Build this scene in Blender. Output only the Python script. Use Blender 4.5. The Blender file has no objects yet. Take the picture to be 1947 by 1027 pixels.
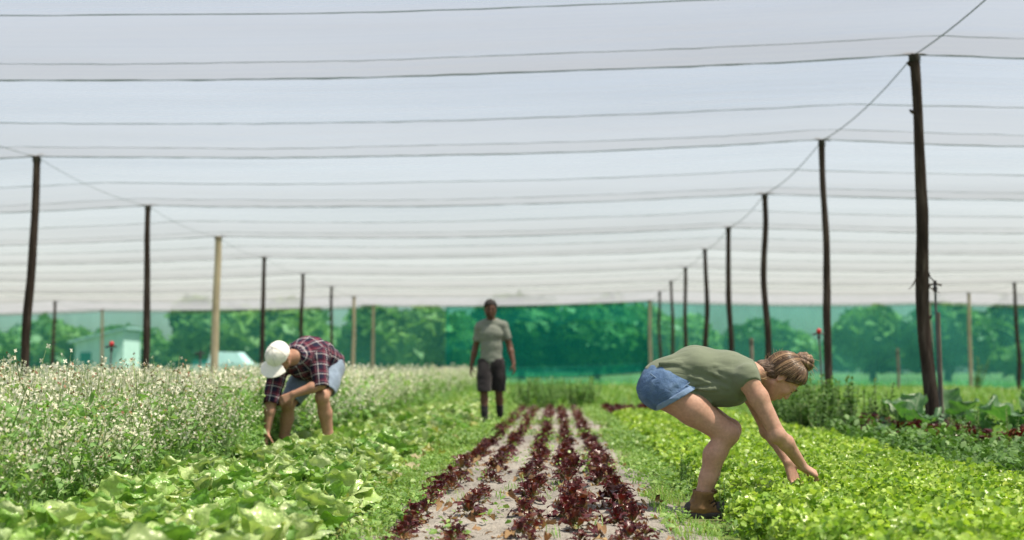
import bpy, math
import numpy as np
from mathutils import Vector, Matrix, Euler

R = math.radians
rng = np.random.default_rng(7)
scene = bpy.context.scene
col = scene.collection

# ------------------------------------------------------------------ camera
cam_data = bpy.data.cameras.new("camera")
cam = bpy.data.objects.new("camera", cam_data)
col.objects.link(cam)
cam.location = (0.0, 0.0, 0.745)
cam.rotation_euler = (R(90 + 4.57), 0.0, R(2.05))
cam_data.sensor_width = 36.0
cam_data.lens = 44.75
cam_data.clip_start = 0.05
cam_data.clip_end = 2000.0
cam_data.dof.use_dof = True
cam_data.dof.focus_distance = 6.75
cam_data.dof.aperture_fstop = 1.6
scene.camera = cam

# ------------------------------------------------------------------ light
SUN_EL, SUN_DIR = 67.0, Vector((0.36, -0.09, 0.0))
az = math.atan2(SUN_DIR.x, SUN_DIR.y)
to_sun = Vector((math.sin(az) * math.cos(R(SUN_EL)), math.cos(az) * math.cos(R(SUN_EL)), math.sin(R(SUN_EL))))
world = bpy.data.worlds.new("World")
scene.world = world
world.use_nodes = True
wn = world.node_tree
wn.nodes.clear()
sky = wn.nodes.new("ShaderNodeTexSky")
sky.sky_type = 'NISHITA'
sky.sun_disc = False
sky.sun_elevation = R(SUN_EL)
sky.sun_rotation = az
sky.air_density = 1.0
sky.dust_density = 1.8
bgn = wn.nodes.new("ShaderNodeBackground")
bgn.inputs[1].default_value = 0.075
won = wn.nodes.new("ShaderNodeOutputWorld")
wn.links.new(sky.outputs[0], bgn.inputs[0])
wn.links.new(bgn.outputs[0], won.inputs[0])

sun_data = bpy.data.lights.new("sun", 'SUN')
sun_data.energy = 5.0
sun_data.angle = R(0.53)
sun_data.color = (1.0, 0.955, 0.88)
sun = bpy.data.objects.new("sun", sun_data)
col.objects.link(sun)
sun.rotation_euler = (-to_sun).to_track_quat('-Z', 'Y').to_euler()

vs = scene.view_settings
vs.view_transform = 'Standard'
vs.look = 'None'
vs.exposure = 1.28
vs.gamma = 1.0
vs.use_curve_mapping = False
scene.render.engine = 'CYCLES'
scene.cycles.use_denoising = True
scene.cycles.max_bounces = 10
scene.cycles.transparent_max_bounces = 24
scene.cycles.transmission_bounces = 6
scene.cycles.diffuse_bounces = 4
scene.cycles.sample_clamp_indirect = 6.0

# ------------------------------------------------------------------ helpers
def tag(o, label=None, cat=None, group=None, kind=None):
    if label: o["label"] = label
    if cat: o["category"] = cat
    if group: o["group"] = group
    if kind: o["kind"] = kind
    return o

def empty(name, loc, rz=0.0):
    o = bpy.data.objects.new(name, None)
    o.empty_display_size = 0.1
    col.objects.link(o)
    o.location = loc
    o.rotation_euler = (0, 0, rz)
    return o

def link(name, me, parent=None, loc=None, rot=None, scale=None):
    o = bpy.data.objects.new(name, me)
    col.objects.link(o)
    if parent is not None: o.parent = parent
    if loc is not None: o.location = loc
    if rot is not None: o.rotation_euler = rot
    if scale is not None: o.scale = scale if hasattr(scale, '__len__') else (scale,) * 3
    return o

class G:
    """vertices, quads, triangles, a material index per face and an along-the-leaf value per vertex"""
    def __init__(s):
        s.V = []; s.F = []; s.M = []; s.A = []; s.n = 0
    def add(s, V, F, m=0, A=None):
        V = np.asarray(V, float).reshape(-1, 3)
        F = np.asarray(F, int)
        if F.shape[1] == 3:
            F = np.concatenate([F, np.full((len(F), 1), -1)], 1)
        s.V.append(V)
        s.F.append(np.where(F >= 0, F + s.n, -1))
        s.M.append(np.full(len(F), m) if np.isscalar(m) else np.asarray(m))
        s.A.append(np.zeros(len(V)) if A is None else np.asarray(A, float))
        s.n += len(V)
        return s
    def arrays(s):
        return (np.concatenate(s.V), np.concatenate(s.F), np.concatenate(s.M), np.concatenate(s.A))
    def merge(s, g, Mx=None, loc=(0, 0, 0)):
        V, F, M, A = g.arrays()
        if Mx is not None: V = V @ np.asarray(Mx).T
        s.add(V + np.asarray(loc), F, M, A)
        return s
    def mesh(s, name, mats, smooth=True):
        V, F, M, A = s.arrays()
        return mesh_np(name, V, F, mats, M, A, smooth)

def mesh_np(name, V, F, mats, M=None, A=None, smooth=True, extra=None):
    me = bpy.data.meshes.new(name)
    V = np.asarray(V, np.float32); F = np.asarray(F)
    if F.shape[1] == 3:
        tri = np.ones(len(F), bool)
    else:
        tri = F[:, 3] < 0
    tot = np.where(tri, 3, 4).astype(np.int32)
    start = np.concatenate([[0], np.cumsum(tot)[:-1]]).astype(np.int32)
    flat = F.reshape(-1)
    flat = flat[flat >= 0].astype(np.int32)
    me.vertices.add(len(V)); me.vertices.foreach_set("co", V.reshape(-1))
    me.loops.add(len(flat)); me.loops.foreach_set("vertex_index", flat)
    me.polygons.add(len(F))
    me.polygons.foreach_set("loop_start", start)
    me.polygons.foreach_set("loop_total", tot)
    if M is not None: me.polygons.foreach_set("material_index", np.asarray(M, np.int32))
    me.polygons.foreach_set("use_smooth", np.full(len(F), smooth))
    for m in (mats if isinstance(mats, (list, tuple)) else [mats]): me.materials.append(m)
    if A is not None:
        at = me.attributes.new("along", 'FLOAT', 'POINT')
        at.data.foreach_set("value", np.asarray(A, np.float32))
    if extra is not None:
        at = me.attributes.new("cloth", 'FLOAT_VECTOR', 'POINT')
        at.data.foreach_set("vector", np.asarray(extra, np.float32).reshape(-1))
    me.update(calc_edges=True)
    return me

def rotz(a):
    c, s = math.cos(a), math.sin(a)
    return np.array([[c, -s, 0], [s, c, 0], [0, 0, 1.0]])
def roty(a):
    c, s = math.cos(a), math.sin(a)
    return np.array([[c, 0, s], [0, 1, 0], [-s, 0, c]])
def rotx(a):
    c, s = math.cos(a), math.sin(a)
    return np.array([[1, 0, 0], [0, c, -s], [0, s, c]])

def scatter(temps, which, loc, yaw, scale, tiltx=None, tilty=None, zscale=None):
    """one big G from copies of templates: loc (k,3), yaw, scale (k)"""
    out = G()
    k = len(loc)
    tiltx = np.zeros(k) if tiltx is None else tiltx
    tilty = np.zeros(k) if tilty is None else tilty
    zscale = np.ones(k) if zscale is None else zscale
    cz, sz = np.cos(yaw), np.sin(yaw)
    cx, sx = np.cos(tiltx), np.sin(tiltx)
    cy, sy = np.cos(tilty), np.sin(tilty)
    Z = np.zeros(k); O = np.ones(k)
    Rz = np.stack([cz, -sz, Z, sz, cz, Z, Z, Z, O], 1).reshape(-1, 3, 3)
    Rx = np.stack([O, Z, Z, Z, cx, -sx, Z, sx, cx], 1).reshape(-1, 3, 3)
    Ry = np.stack([cy, Z, sy, Z, O, Z, -sy, Z, cy], 1).reshape(-1, 3, 3)
    Mx = Ry @ Rx @ Rz
    for ti, t in enumerate(temps):
        sel = np.nonzero(which == ti)[0]
        if len(sel) == 0: continue
        V, F, M, A = t.arrays()
        Vs = V[None] * scale[sel][:, None, None]
        Vs = Vs * np.stack([O[sel], O[sel], zscale[sel]], 1)[:, None, :]
        VV = np.einsum('kij,knj->kni', Mx[sel], Vs) + loc[sel][:, None, :]
        off = (np.arange(len(sel)) * len(V))[:, None, None]
        FF = np.where(F[None] >= 0, F[None] + off, -1)
        out.add(VV.reshape(-1, 3), FF.reshape(-1, 4), np.tile(M, len(sel)), np.tile(A, len(sel)))
    return out

def _hash(i, j, k, seed):
    h = (i * 374761393 + j * 668265263 + k * 1274126177 + seed * 974711) & 0xffffffff
    h = ((h ^ (h >> 13)) * 1103515245) & 0xffffffff
    h = h ^ (h >> 16)
    return (h & 0xffff) / 65535.0
def vnoise(P, seed=0):
    P = np.asarray(P, float)
    I = np.floor(P).astype(np.int64); f = P - I
    f = f * f * (3 - 2 * f)
    r = 0
    for dx in (0, 1):
        for dy in (0, 1):
            for dz in (0, 1):
                w = (f[..., 0] if dx else 1 - f[..., 0]) * (f[..., 1] if dy else 1 - f[..., 1]) * (f[..., 2] if dz else 1 - f[..., 2])
                r = r + w * _hash(I[..., 0] + dx, I[..., 1] + dy, I[..., 2] + dz, seed)
    return r * 2 - 1

def tube(pts, rad, n=8, cap=True):
    """tapered tube along points"""
    g = G()
    pts = np.asarray(pts, float); k = len(pts)
    rad = np.full(k, rad) if np.isscalar(rad) else np.asarray(rad, float)
    T = np.gradient(pts, axis=0); T /= np.linalg.norm(T, axis=1)[:, None] + 1e-9
    ref = np.array([0, 0, 1.0]) if abs(T[:, 2]).mean() < 0.8 else np.array([1.0, 0, 0])
    A = np.cross(T, ref); A /= np.linalg.norm(A, axis=1)[:, None] + 1e-9
    B = np.cross(T, A)
    th = np.arange(n) * 2 * np.pi / n
    V = pts[:, None] + rad[:, None, None] * (np.cos(th)[None, :, None] * A[:, None] + np.sin(th)[None, :, None] * B[:, None])
    F = []
    for i in range(k - 1):
        for j in range(n):
            F.append((i * n + j, i * n + (j + 1) % n, (i + 1) * n + (j + 1) % n, (i + 1) * n + j))
    V = V.reshape(-1, 3)
    g.add(V, F, 0, np.repeat(np.linspace(0, 1, k), n))
    if cap:
        for i, fl in ((0, 1), (k - 1, 0)):
            ring = V[i * n:(i + 1) * n]
            VV = np.concatenate([ring, pts[i:i + 1]])
            FF = [((j + 1) % n, j, n) if fl == 0 else (j, (j + 1) % n, n) for j in range(n)]
            g.add(VV, FF, 0, np.full(n + 1, i / (k - 1)))
    return g

def box(x0, x1, y0, y1, z0, z1, m=0):
    V = [(x, y, z) for x in (x0, x1) for y in (y0, y1) for z in (z0, z1)]
    F = [(0, 1, 3, 2), (4, 6, 7, 5), (0, 4, 5, 1), (2, 3, 7, 6), (0, 2, 6, 4), (1, 5, 7, 3)]
    return G().add(V, F, m)

# ------------------------------------------------------------------ materials
class Mat:
    def __init__(s, name):
        s.m = bpy.data.materials.new(name); s.m.use_nodes = True
        s.t = s.m.node_tree; s.t.nodes.clear()
        s.out = s.n('OutputMaterial')
    def n(s, t, **kw):
        nd = s.t.nodes.new('ShaderNode' + t)
        for k, v in kw.items():
            if k.startswith('i_'):
                key = k[2:]
                key = int(key) if key.isdigit() else key.replace('_', ' ')
                s.set(nd.inputs[key], v)
            else: setattr(nd, k, v)
        return nd
    def set(s, inp, v):
        if isinstance(v, bpy.types.NodeSocket): s.t.links.new(v, inp)
        elif isinstance(v, bpy.types.Node): s.t.links.new(v.outputs[0], inp)
        else:
            if inp.type == 'RGBA' and len(v) == 3: v = (*v, 1)
            inp.default_value = v
    def math(s, op, a, b=0.0, c=None, clamp=False):
        nd = s.n('Math', operation=op, use_clamp=clamp)
        s.set(nd.inputs[0], a); s.set(nd.inputs[1], b)
        if c is not None: s.set(nd.inputs[2], c)
        return nd.outputs[0]
    def ramp(s, fac, stops, interp='LINEAR'):
        nd = s.n('ValToRGB'); cr = nd.color_ramp; cr.interpolation = interp
        while len(cr.elements) < len(stops): cr.elements.new(0.5)
        for e, (p, c) in zip(cr.elements, stops):
            e.position = p
            e.color = (c, c, c, 1) if np.isscalar(c) else (*c, 1)
        s.set(nd.inputs[0], fac)
        return nd.outputs[0]
    def mix(s, fac, a, b, mode='MIX'):
        nd = s.n('Mix', data_type='RGBA', blend_type=mode)
        s.set(nd.inputs[0], fac); s.set(nd.inputs[6], a); s.set(nd.inputs[7], b)
        return nd.outputs[2]
    def noise(s, scale, detail=3, rough=0.55, vec=None, dist=0.0):
        nd = s.n('TexNoise')
        nd.inputs['Scale'].default_value = scale; nd.inputs['Detail'].default_value = detail
        nd.inputs['Roughness'].default_value = rough; nd.inputs['Distortion'].default_value = dist
        if vec is not None: s.set(nd.inputs['Vector'], vec)
        return nd.outputs[0]
    def coord(s, which='Object', scale=(1, 1, 1)):
        tc = s.n('TexCoord')
        mp = s.n('Mapping'); s.set(mp.inputs[0], tc.outputs[which]); mp.inputs['Scale'].default_value = scale
        return mp.outputs[0]
    def bump(s, h, strength=0.3, dist=0.01):
        nd = s.n('Bump'); s.set(nd.inputs['Height'], h)
        nd.inputs['Strength'].default_value = strength; nd.inputs['Distance'].default_value = dist
        return nd.outputs[0]
    def principled(s, color, rough=0.6, spec=0.4, normal=None, **kw):
        p = s.n('BsdfPrincipled')
        s.set(p.inputs['Base Color'], color); s.set(p.inputs['Roughness'], rough)
        s.set(p.inputs['Specular IOR Level'], spec)
        if normal is not None: s.set(p.inputs['Normal'], normal)
        for k, v in kw.items(): s.set(p.inputs[k.replace('_', ' ')], v)
        return p.outputs[0]
    def done(s, sh):
        s.t.links.new(sh, s.out.inputs[0]); return s.m

def leaf_mat(name, stops, trans=0.35, rough=0.45, spec=0.4, base=None, base_to=0.4, nscale=60, var=0.35, tint=(1.15, 1.2, 0.6), bump=0.25, bscale=90, patch=None):
    m = Mat(name)
    geo = m.n('NewGeometry'); oi = m.n('ObjectInfo')
    rnd = m.math('FRACT', m.math('ADD', geo.outputs['Random Per Island'], oi.outputs['Random']))
    c = m.ramp(rnd, stops)
    nz = m.noise(nscale, 2, 0.6, m.coord('Object'))
    c = m.mix(var, c, m.mix(1.0, c, m.ramp(nz, [(0.3, 0.55), (0.7, 1.5)]), 'MULTIPLY'))
    if patch:
        c = m.mix(1.0, c, m.ramp(m.noise(patch, 2, 0.5, m.coord('Object')), [(0.36, (0.62, 0.74, 0.62)), (0.6, (1.12, 1.08, 1.1))]), 'MULTIPLY')
    if base is not None:
        at = m.n('Attribute', attribute_name='along')
        c = m.mix(m.ramp(at.outputs['Fac'], [(0.0, 1.0), (base_to, 0.0)]), c, base)
    nrm = m.bump(m.noise(bscale, 1, 0.5, m.coord('Object')), bump, 0.006)
    p = m.principled(c, rough, spec, nrm)
    tr = m.n('BsdfTranslucent')
    m.set(tr.inputs[0], m.mix(1.0, c, (*tint, 1), 'MULTIPLY'))
    mx = m.n('MixShader'); mx.inputs[0].default_value = trans
    m.set(mx.inputs[1], p); m.set(mx.inputs[2], tr.outputs[0])
    return m.done(mx.outputs[0])

def plain(name, color, rough=0.6, spec=0.4, var=0.25, nscale=20, bump=0.0, bscale=60, dist=0.004):
    m = Mat(name)
    vec = m.coord('Object')
    nz = m.noise(nscale, 4, 0.6, vec)
    lo = tuple(x * (1 - var) for x in color); hi = tuple(min(1, x * (1 + var)) for x in color)
    c = m.ramp(nz, [(0.3, lo), (0.7, hi)])
    nrm = m.bump(m.noise(bscale, 4, 0.6, vec), bump, dist) if bump else None
    return m.done(m.principled(c, rough, spec, nrm))

MT = {}
# plants
MT['pale_lettuce'] = leaf_mat('pale_lettuce_leaf', [(0.0, (0.47, 0.57, 0.27)), (0.30, (0.40, 0.54, 0.19)), (0.55, (0.24, 0.42, 0.09)), (0.80, (0.11, 0.27, 0.03)), (1.0, (0.52, 0.60, 0.33))], trans=0.28, rough=0.3, spec=0.7, base=(0.58, 0.63, 0.42), base_to=0.45, nscale=45, bump=0.9, bscale=80)
MT['bright_lettuce'] = leaf_mat('bright_lettuce_leaf', [(0.0, (0.29, 0.46, 0.055)), (0.4, (0.42, 0.58, 0.10)), (0.75, (0.20, 0.37, 0.035)), (1.0, (0.56, 0.67, 0.22))], trans=0.36, rough=0.34, spec=0.55, nscale=40, patch=5.5)
MT['red_lettuce'] = leaf_mat('red_lettuce_leaf', [(0.0, (0.085, 0.016, 0.020)), (0.4, (0.050, 0.009, 0.014)), (0.7, (0.10, 0.022, 0.020)), (0.84, (0.13, 0.050, 0.026)), (1.0, (0.13, 0.085, 0.03))], trans=0.18, rough=0.3, spec=0.5, base=(0.12, 0.14, 0.03), base_to=0.5, tint=(1.8, 0.7, 0.5))
MT['dry_leaf'] = leaf_mat('dry_leaf', [(0.0, (0.30, 0.20, 0.10)), (0.5, (0.22, 0.13, 0.07)), (1.0, (0.38, 0.29, 0.15))], trans=0.2, rough=0.7, spec=0.2, tint=(1.2, 0.9, 0.5))
MT['arugula_leaf'] = leaf_mat('arugula_leaf', [(0.0, (0.13, 0.28, 0.065)), (0.5, (0.20, 0.37, 0.11)), (1.0, (0.31, 0.46, 0.19))], trans=0.42, rough=0.45, spec=0.4)
MT['stem'] = leaf_mat('green_stem', [(0.0, (0.22, 0.36, 0.11)), (0.7, (0.32, 0.43, 0.17)), (1.0, (0.40, 0.43, 0.22))], trans=0.2, rough=0.5)
MT['petal'] = leaf_mat('white_petal', [(0.0, (0.82, 0.80, 0.62)), (0.6, (0.86, 0.86, 0.76)), (1.0, (0.74, 0.72, 0.50))], trans=0.4, rough=0.6, spec=0.2, var=0.1, tint=(1, 1, 0.95))
MT['bud'] = leaf_mat('brown_bud', [(0.0, (0.16, 0.075, 0.04)), (0.6, (0.24, 0.13, 0.06)), (1.0, (0.22, 0.25, 0.07))], trans=0.1, rough=0.6)
MT['grass'] = leaf_mat('grass_blade', [(0.0, (0.13, 0.28, 0.045)), (0.5, (0.20, 0.37, 0.07)), (0.85, (0.28, 0.43, 0.10)), (1.0, (0.40, 0.40, 0.17))], trans=0.35, rough=0.5)
MT['far_grass'] = leaf_mat('sunlit_grass_blade', [(0.0, (0.10, 0.23, 0.04)), (0.5, (0.16, 0.32, 0.06)), (0.85, (0.22, 0.38, 0.085)), (1.0, (0.32, 0.40, 0.14))], trans=0.35, rough=0.5)
MT['weed'] = leaf_mat('weed_leaf', [(0.0, (0.11, 0.23, 0.04)), (0.5, (0.18, 0.33, 0.07)), (1.0, (0.28, 0.41, 0.11))], trans=0.3, rough=0.42, spec=0.45)
MT['herb'] = leaf_mat('herb_leaf', [(0.0, (0.045, 0.12, 0.022)), (0.5, (0.085, 0.19, 0.04)), (0.85, (0.14, 0.27, 0.07)), (1.0, (0.20, 0.33, 0.12))], trans=0.25, rough=0.55, spec=0.3)
MT['tree_leaf'] = leaf_mat('tree_leaf', [(0.0, (0.055, 0.12, 0.022)), (0.5, (0.10, 0.19, 0.04)), (1.0, (0.17, 0.27, 0.06))], trans=0.3, rough=0.5, nscale=1.5)
MT['tree_leaf_pale'] = leaf_mat('pale_tree_leaf', [(0.0, (0.12, 0.20, 0.04)), (0.5, (0.18, 0.28, 0.06)), (1.0, (0.26, 0.36, 0.09))], trans=0.3, rough=0.5, nscale=1.5)

def cabbage_mat():
    m = Mat('cabbage_leaf')
    at = m.n('Attribute', attribute_name='cloth')
    sx = m.n('SeparateXYZ'); m.set(sx.inputs[0], at.outputs['Vector'])
    s = sx.outputs[0]; t = sx.outputs[1]
    mid = m.ramp(m.math('ABSOLUTE', s), [(0.02, 1.0), (0.09, 0.0)])
    w = m.math('SINE', m.math('MULTIPLY', m.math('SUBTRACT', t, m.math('MULTIPLY', m.math('ABSOLUTE', s), 0.35)), 42.0))
    vein = m.math('MULTIPLY', m.ramp(w, [(0.9, 0.0), (1.0, 1.0)]), 0.6)
    v = m.math('MAXIMUM', mid, vein)
    nz = m.noise(14, 3, 0.6, m.coord('Object'))
    c = m.ramp(nz, [(0.3, (0.085, 0.20, 0.085)), (0.7, (0.16, 0.29, 0.15))])
    c = m.mix(m.math('MULTIPLY', v, 0.6), c, (0.42, 0.52, 0.36, 1))
    nrm = m.bump(m.math('ADD', v, m.math('MULTIPLY', m.noise(40, 2, 0.5, m.coord('Object')), 0.6)), 0.5, 0.01)
    p = m.principled(c, 0.42, 0.5, nrm)
    tr = m.n('BsdfTranslucent'); m.set(tr.inputs[0], m.mix(1.0, c, (0.9, 1.4, 0.3, 1), 'MULTIPLY'))
    mx = m.n('MixShader'); mx.inputs[0].default_value = 0.3
    m.set(mx.inputs[1], p); m.set(mx.inputs[2], tr.outputs[0])
    return m.done(mx.outputs[0])
MT['cabbage'] = cabbage_mat()

def ground_mat():
    m = Mat('field_ground')
    vec = m.coord('Object')
    n1 = m.noise(0.8, 5, 0.6, vec); n2 = m.noise(14, 5, 0.65, vec)
    g = m.ramp(n2, [(0.3, (0.055, 0.085, 0.025)), (0.55, (0.12, 0.17, 0.045)), (0.75, (0.20, 0.22, 0.075))])
    s = m.ramp(n2, [(0.3, (0.20, 0.165, 0.12)), (0.7, (0.33, 0.285, 0.215))])
    c = m.mix(m.ramp(n1, [(0.50, 0.0), (0.66, 0.7)]), g, s)
    return m.done(m.principled(c, 0.9, 0.15, m.bump(m.noise(40, 5, 0.7, vec), 0.6, 0.02)))
MT['ground'] = ground_mat()
def soil_mat():
    m = Mat('sandy_soil')
    vec = m.coord('Object')
    n1 = m.noise(3, 5, 0.6, vec); n2 = m.noise(55, 5, 0.7, vec); n3 = m.noise(240, 2, 0.6, vec)
    c = m.ramp(n1, [(0.3, (0.285, 0.265, 0.235)), (0.7, (0.385, 0.365, 0.33))])
    c = m.mix(0.8, c, m.ramp(n2, [(0.32, 0.5), (0.58, 1.0), (0.8, 1.15)]), 'MULTIPLY')
    c = m.mix(0.5, c, m.ramp(n3, [(0.3, 0.6), (0.65, 1.15)]), 'MULTIPLY')
    h = m.math('ADD', n2, m.math('MULTIPLY', n3, 0.4))
    return m.done(m.principled(c, 0.95, 0.1, m.bump(h, 0.8, 0.012)))
MT['soil'] = soil_mat()

def wood_mat(name, a, b, c3, stretch=(16, 16, 1.3), bump=0.9):
    m = Mat(name)
    vec = m.coord('Object', stretch)
    oi = m.n('ObjectInfo')
    n1 = m.noise(1.6, 6, 0.65, vec, 0.6); n2 = m.noise(3.0, 3, 0.6, m.coord('Object', (1, 1, 1)))
    c = m.ramp(n1, [(0.30, a), (0.52, b), (0.72, c3)])
    c = m.mix(0.45, c, m.ramp(n2, [(0.3, 0.55), (0.7, 1.35)]), 'MULTIPLY')
    c = m.mix(0.5, c, m.ramp(oi.outputs['Random'], [(0, 0.75), (1, 1.25)]), 'MULTIPLY')
    return m.done(m.principled(c, 0.85, 0.2, m.bump(n1, bump, 0.02)))
MT['bark'] = wood_mat('dark_bark', (0.016, 0.011, 0.009), (0.045, 0.032, 0.026), (0.12, 0.097, 0.083))
MT['pale_wood'] = wood_mat('peeled_pole', (0.33, 0.27, 0.18), (0.44, 0.38, 0.27), (0.52, 0.46, 0.35), (10, 10, 0.7), 0.35)
MT['grey_wood'] = wood_mat('grey_stake', (0.12, 0.10, 0.085), (0.21, 0.18, 0.155), (0.31, 0.28, 0.25))
MT['trunk'] = wood_mat('tree_bark', (0.05, 0.04, 0.03), (0.10, 0.08, 0.06), (0.17, 0.14, 0.11), (4, 4, .6))
MT['wire'] = plain('green_cord', (0.055, 0.10, 0.075), 0.6, 0.3)
MT['string'] = plain('dark_twine', (0.05, 0.06, 0.05), 0.8, 0.2)
MT['black_plastic'] = plain('black_plastic', (0.02, 0.021, 0.023), 0.4, 0.5)
MT['grey_pipe'] = plain('grey_pipe', (0.10, 0.11, 0.12), 0.5, 0.4)
MT['red_plastic'] = plain('red_plastic', (0.55, 0.03, 0.035), 0.4, 0.5)
MT['white_wall'] = plain('whitewash', (0.74, 0.73, 0.68), 0.8, 0.2, 0.08, 3)
MT['roof'] = plain('pale_sheet_roof', (0.50, 0.53, 0.54), 0.5, 0.4, 0.1, 2)
MT['white_paint'] = plain('white_paint', (0.75, 0.76, 0.76), 0.35, 0.5, 0.05, 3)
MT['teal_paint'] = plain('teal_paint', (0.02, 0.19, 0.17), 0.5, 0.4)
MT['glass_dark'] = plain('dark_window', (0.05, 0.09, 0.10), 0.15, 0.6)
MT['tyre'] = plain('tyre', (0.025, 0.025, 0.025), 0.8, 0.2)

def net_mat(name, color, open_, weave=(2.0, 60.0, 2.0), tint=(1, 1, 1), trl=0.6, dirt_and_shade=None, amp=0.12):
    m = Mat(name)
    vec = m.coord('Object', weave)
    n1 = m.noise(1.0, 4, 0.6, vec)
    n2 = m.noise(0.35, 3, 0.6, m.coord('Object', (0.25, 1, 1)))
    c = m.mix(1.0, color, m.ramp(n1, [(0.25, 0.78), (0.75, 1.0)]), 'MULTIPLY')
    if dirt_and_shade: c = m.mix(m.ramp(n2, [(0.4, 0.0), (0.75, 0.55)]), c, dirt_and_shade)
    d = m.n('BsdfDiffuse'); m.set(d.inputs[0], c)
    t = m.n('BsdfTranslucent'); m.set(t.inputs[0], c)
    mx = m.n('MixShader'); mx.inputs[0].default_value = trl
    m.set(mx.inputs[1], d.outputs[0]); m.set(mx.inputs[2], t.outputs[0])
    tp = m.n('BsdfTransparent'); m.set(tp.inputs[0], (*tint, 1))
    fac = m.ramp(m.noise(1.0, 5, 0.65, vec), [(0.3, max(0, open_ - amp)), (0.7, open_ + amp)])
    if dirt_and_shade:
        # shade of cloth folds painted into colour and openness, deepening towards each seam
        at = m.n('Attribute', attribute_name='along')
        fold_shade = m.ramp(at.outputs['Fac'], [(0.0, 0.25), (0.05, 0.0), (0.55, 0.10), (0.57, 0.38), (0.86, 0.62), (0.88, 0.85), (1.0, 1.0)])
        fold_shade = m.math('MULTIPLY', fold_shade, m.ramp(n2, [(0.25, 0.7), (0.75, 1.1)]))
        fac = m.math('SUBTRACT', fac, m.math('MULTIPLY', fold_shade, 0.24))
        m.set(d.inputs[0], m.mix(m.math('MULTIPLY', fold_shade, 0.9, None, True), c, dirt_and_shade)); m.set(t.inputs[0], m.mix(m.math('MULTIPLY', fold_shade, 0.9, None, True), c, dirt_and_shade))
    mx2 = m.n('MixShader'); m.set(mx2.inputs[0], fac)
    m.set(mx2.inputs[1], mx.outputs[0]); m.set(mx2.inputs[2], tp.outputs[0])
    return m.done(mx2.outputs[0])
MT['shade_net'] = net_mat('white_shade_net', (0.43, 0.425, 0.43, 1), 0.56, (0.15, 9.0, 9.0), (1.0, 0.935, 0.835), dirt_and_shade=(0.245, 0.24, 0.243, 1), amp=0.07)
MT['dense_shade_net'] = net_mat('dense_shade_net', (0.36, 0.36, 0.375, 1), 0.30, (0.15, 9.0, 9.0), (1.0, 0.945, 0.86), dirt_and_shade=(0.27, 0.265, 0.27, 1), amp=0.05)
MT['green_net'] = net_mat('green_wind_net', (0.09, 0.43, 0.36, 1), 0.52, (3, 3, 0.6), (0.50, 0.90, 0.80), 0.5, amp=0.06)
MT['thin_green_net'] = net_mat('thin_green_net', (0.08, 0.38, 0.31, 1), 0.62, (3, 3, 0.6), (0.66, 0.95, 0.88), 0.5, amp=0.06)
MT['dense_green_net'] = net_mat('dense_green_net', (0.02, 0.40, 0.32, 1), 0.56, (3, 3, 0.6), (0.28, 0.74, 0.60), 0.5, amp=0.05)

# ------------------------------------------------------------------ ground
g = G()
gx = np.concatenate([[-400, -60], np.linspace(-30, 30, 31), [60, 400]])
gy = np.concatenate([[-60], np.linspace(-5, 110, 60), [160, 300, 700]])
XX, YY = np.meshgrid(gx, gy, indexing='ij')
ZZ = np.where(YY > 130, 0.0, 0.0) + 0 * XX
nx, ny = XX.shape
def grid_faces(nx, ny):
    i, j = np.meshgrid(np.arange(nx - 1), np.arange(ny - 1), indexing='ij')
    a = (i * ny + j).reshape(-1)
    return np.stack([a, a + ny, a + ny + 1, a + 1], 1)
me = mesh_np('ground', np.stack([XX, YY, ZZ], -1).reshape(-1, 3), grid_faces(nx, ny), MT['ground'])
tag(link('ground', me), kind='structure')

# sandy bed the red lettuces grow in, uneven and trodden
gx = np.linspace(-1.05, 0.80, 75); gy = np.concatenate([np.linspace(4.2, 12, 300), np.linspace(12.05, 26.0, 170)])
XX, YY = np.meshgrid(gx, gy, indexing='ij')
P = np.stack([XX, YY, 0 * XX], -1)
edge = np.minimum(XX + 0.92 + 0.10 * vnoise(P * 1.7, 3), 0.62 + 0.16 * vnoise(P * 1.3, 5) - XX)
edge = np.minimum(edge, (25.2 - YY) * 0.3)
prof = np.clip(edge / 0.12, -0.5, 1)
ZZ = 0.035 * prof + 0.020 * vnoise(P * 7, 1) * (prof > 0) + 0.011 * vnoise(P * 22, 2) + 0.004 * vnoise(P * 60, 9)
me = mesh_np('soil_bed', np.stack([XX, YY, ZZ], -1).reshape(-1, 3), grid_faces(*XX.shape), MT['soil'])
tag(link('soil_bed', me), kind='structure')
def soil_z(x, y):
    p = np.array([x, y, 0.0])
    e = min(x + 0.92 + 0.10 * vnoise(p * 1.7, 3), 0.62 + 0.16 * vnoise(p * 1.3, 5) - x)
    pr = max(-0.5, min(1, e / 0.12))
    return max(0.0, 0.035 * pr + 0.020 * vnoise(p * 7, 1) * (pr > 0))

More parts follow.
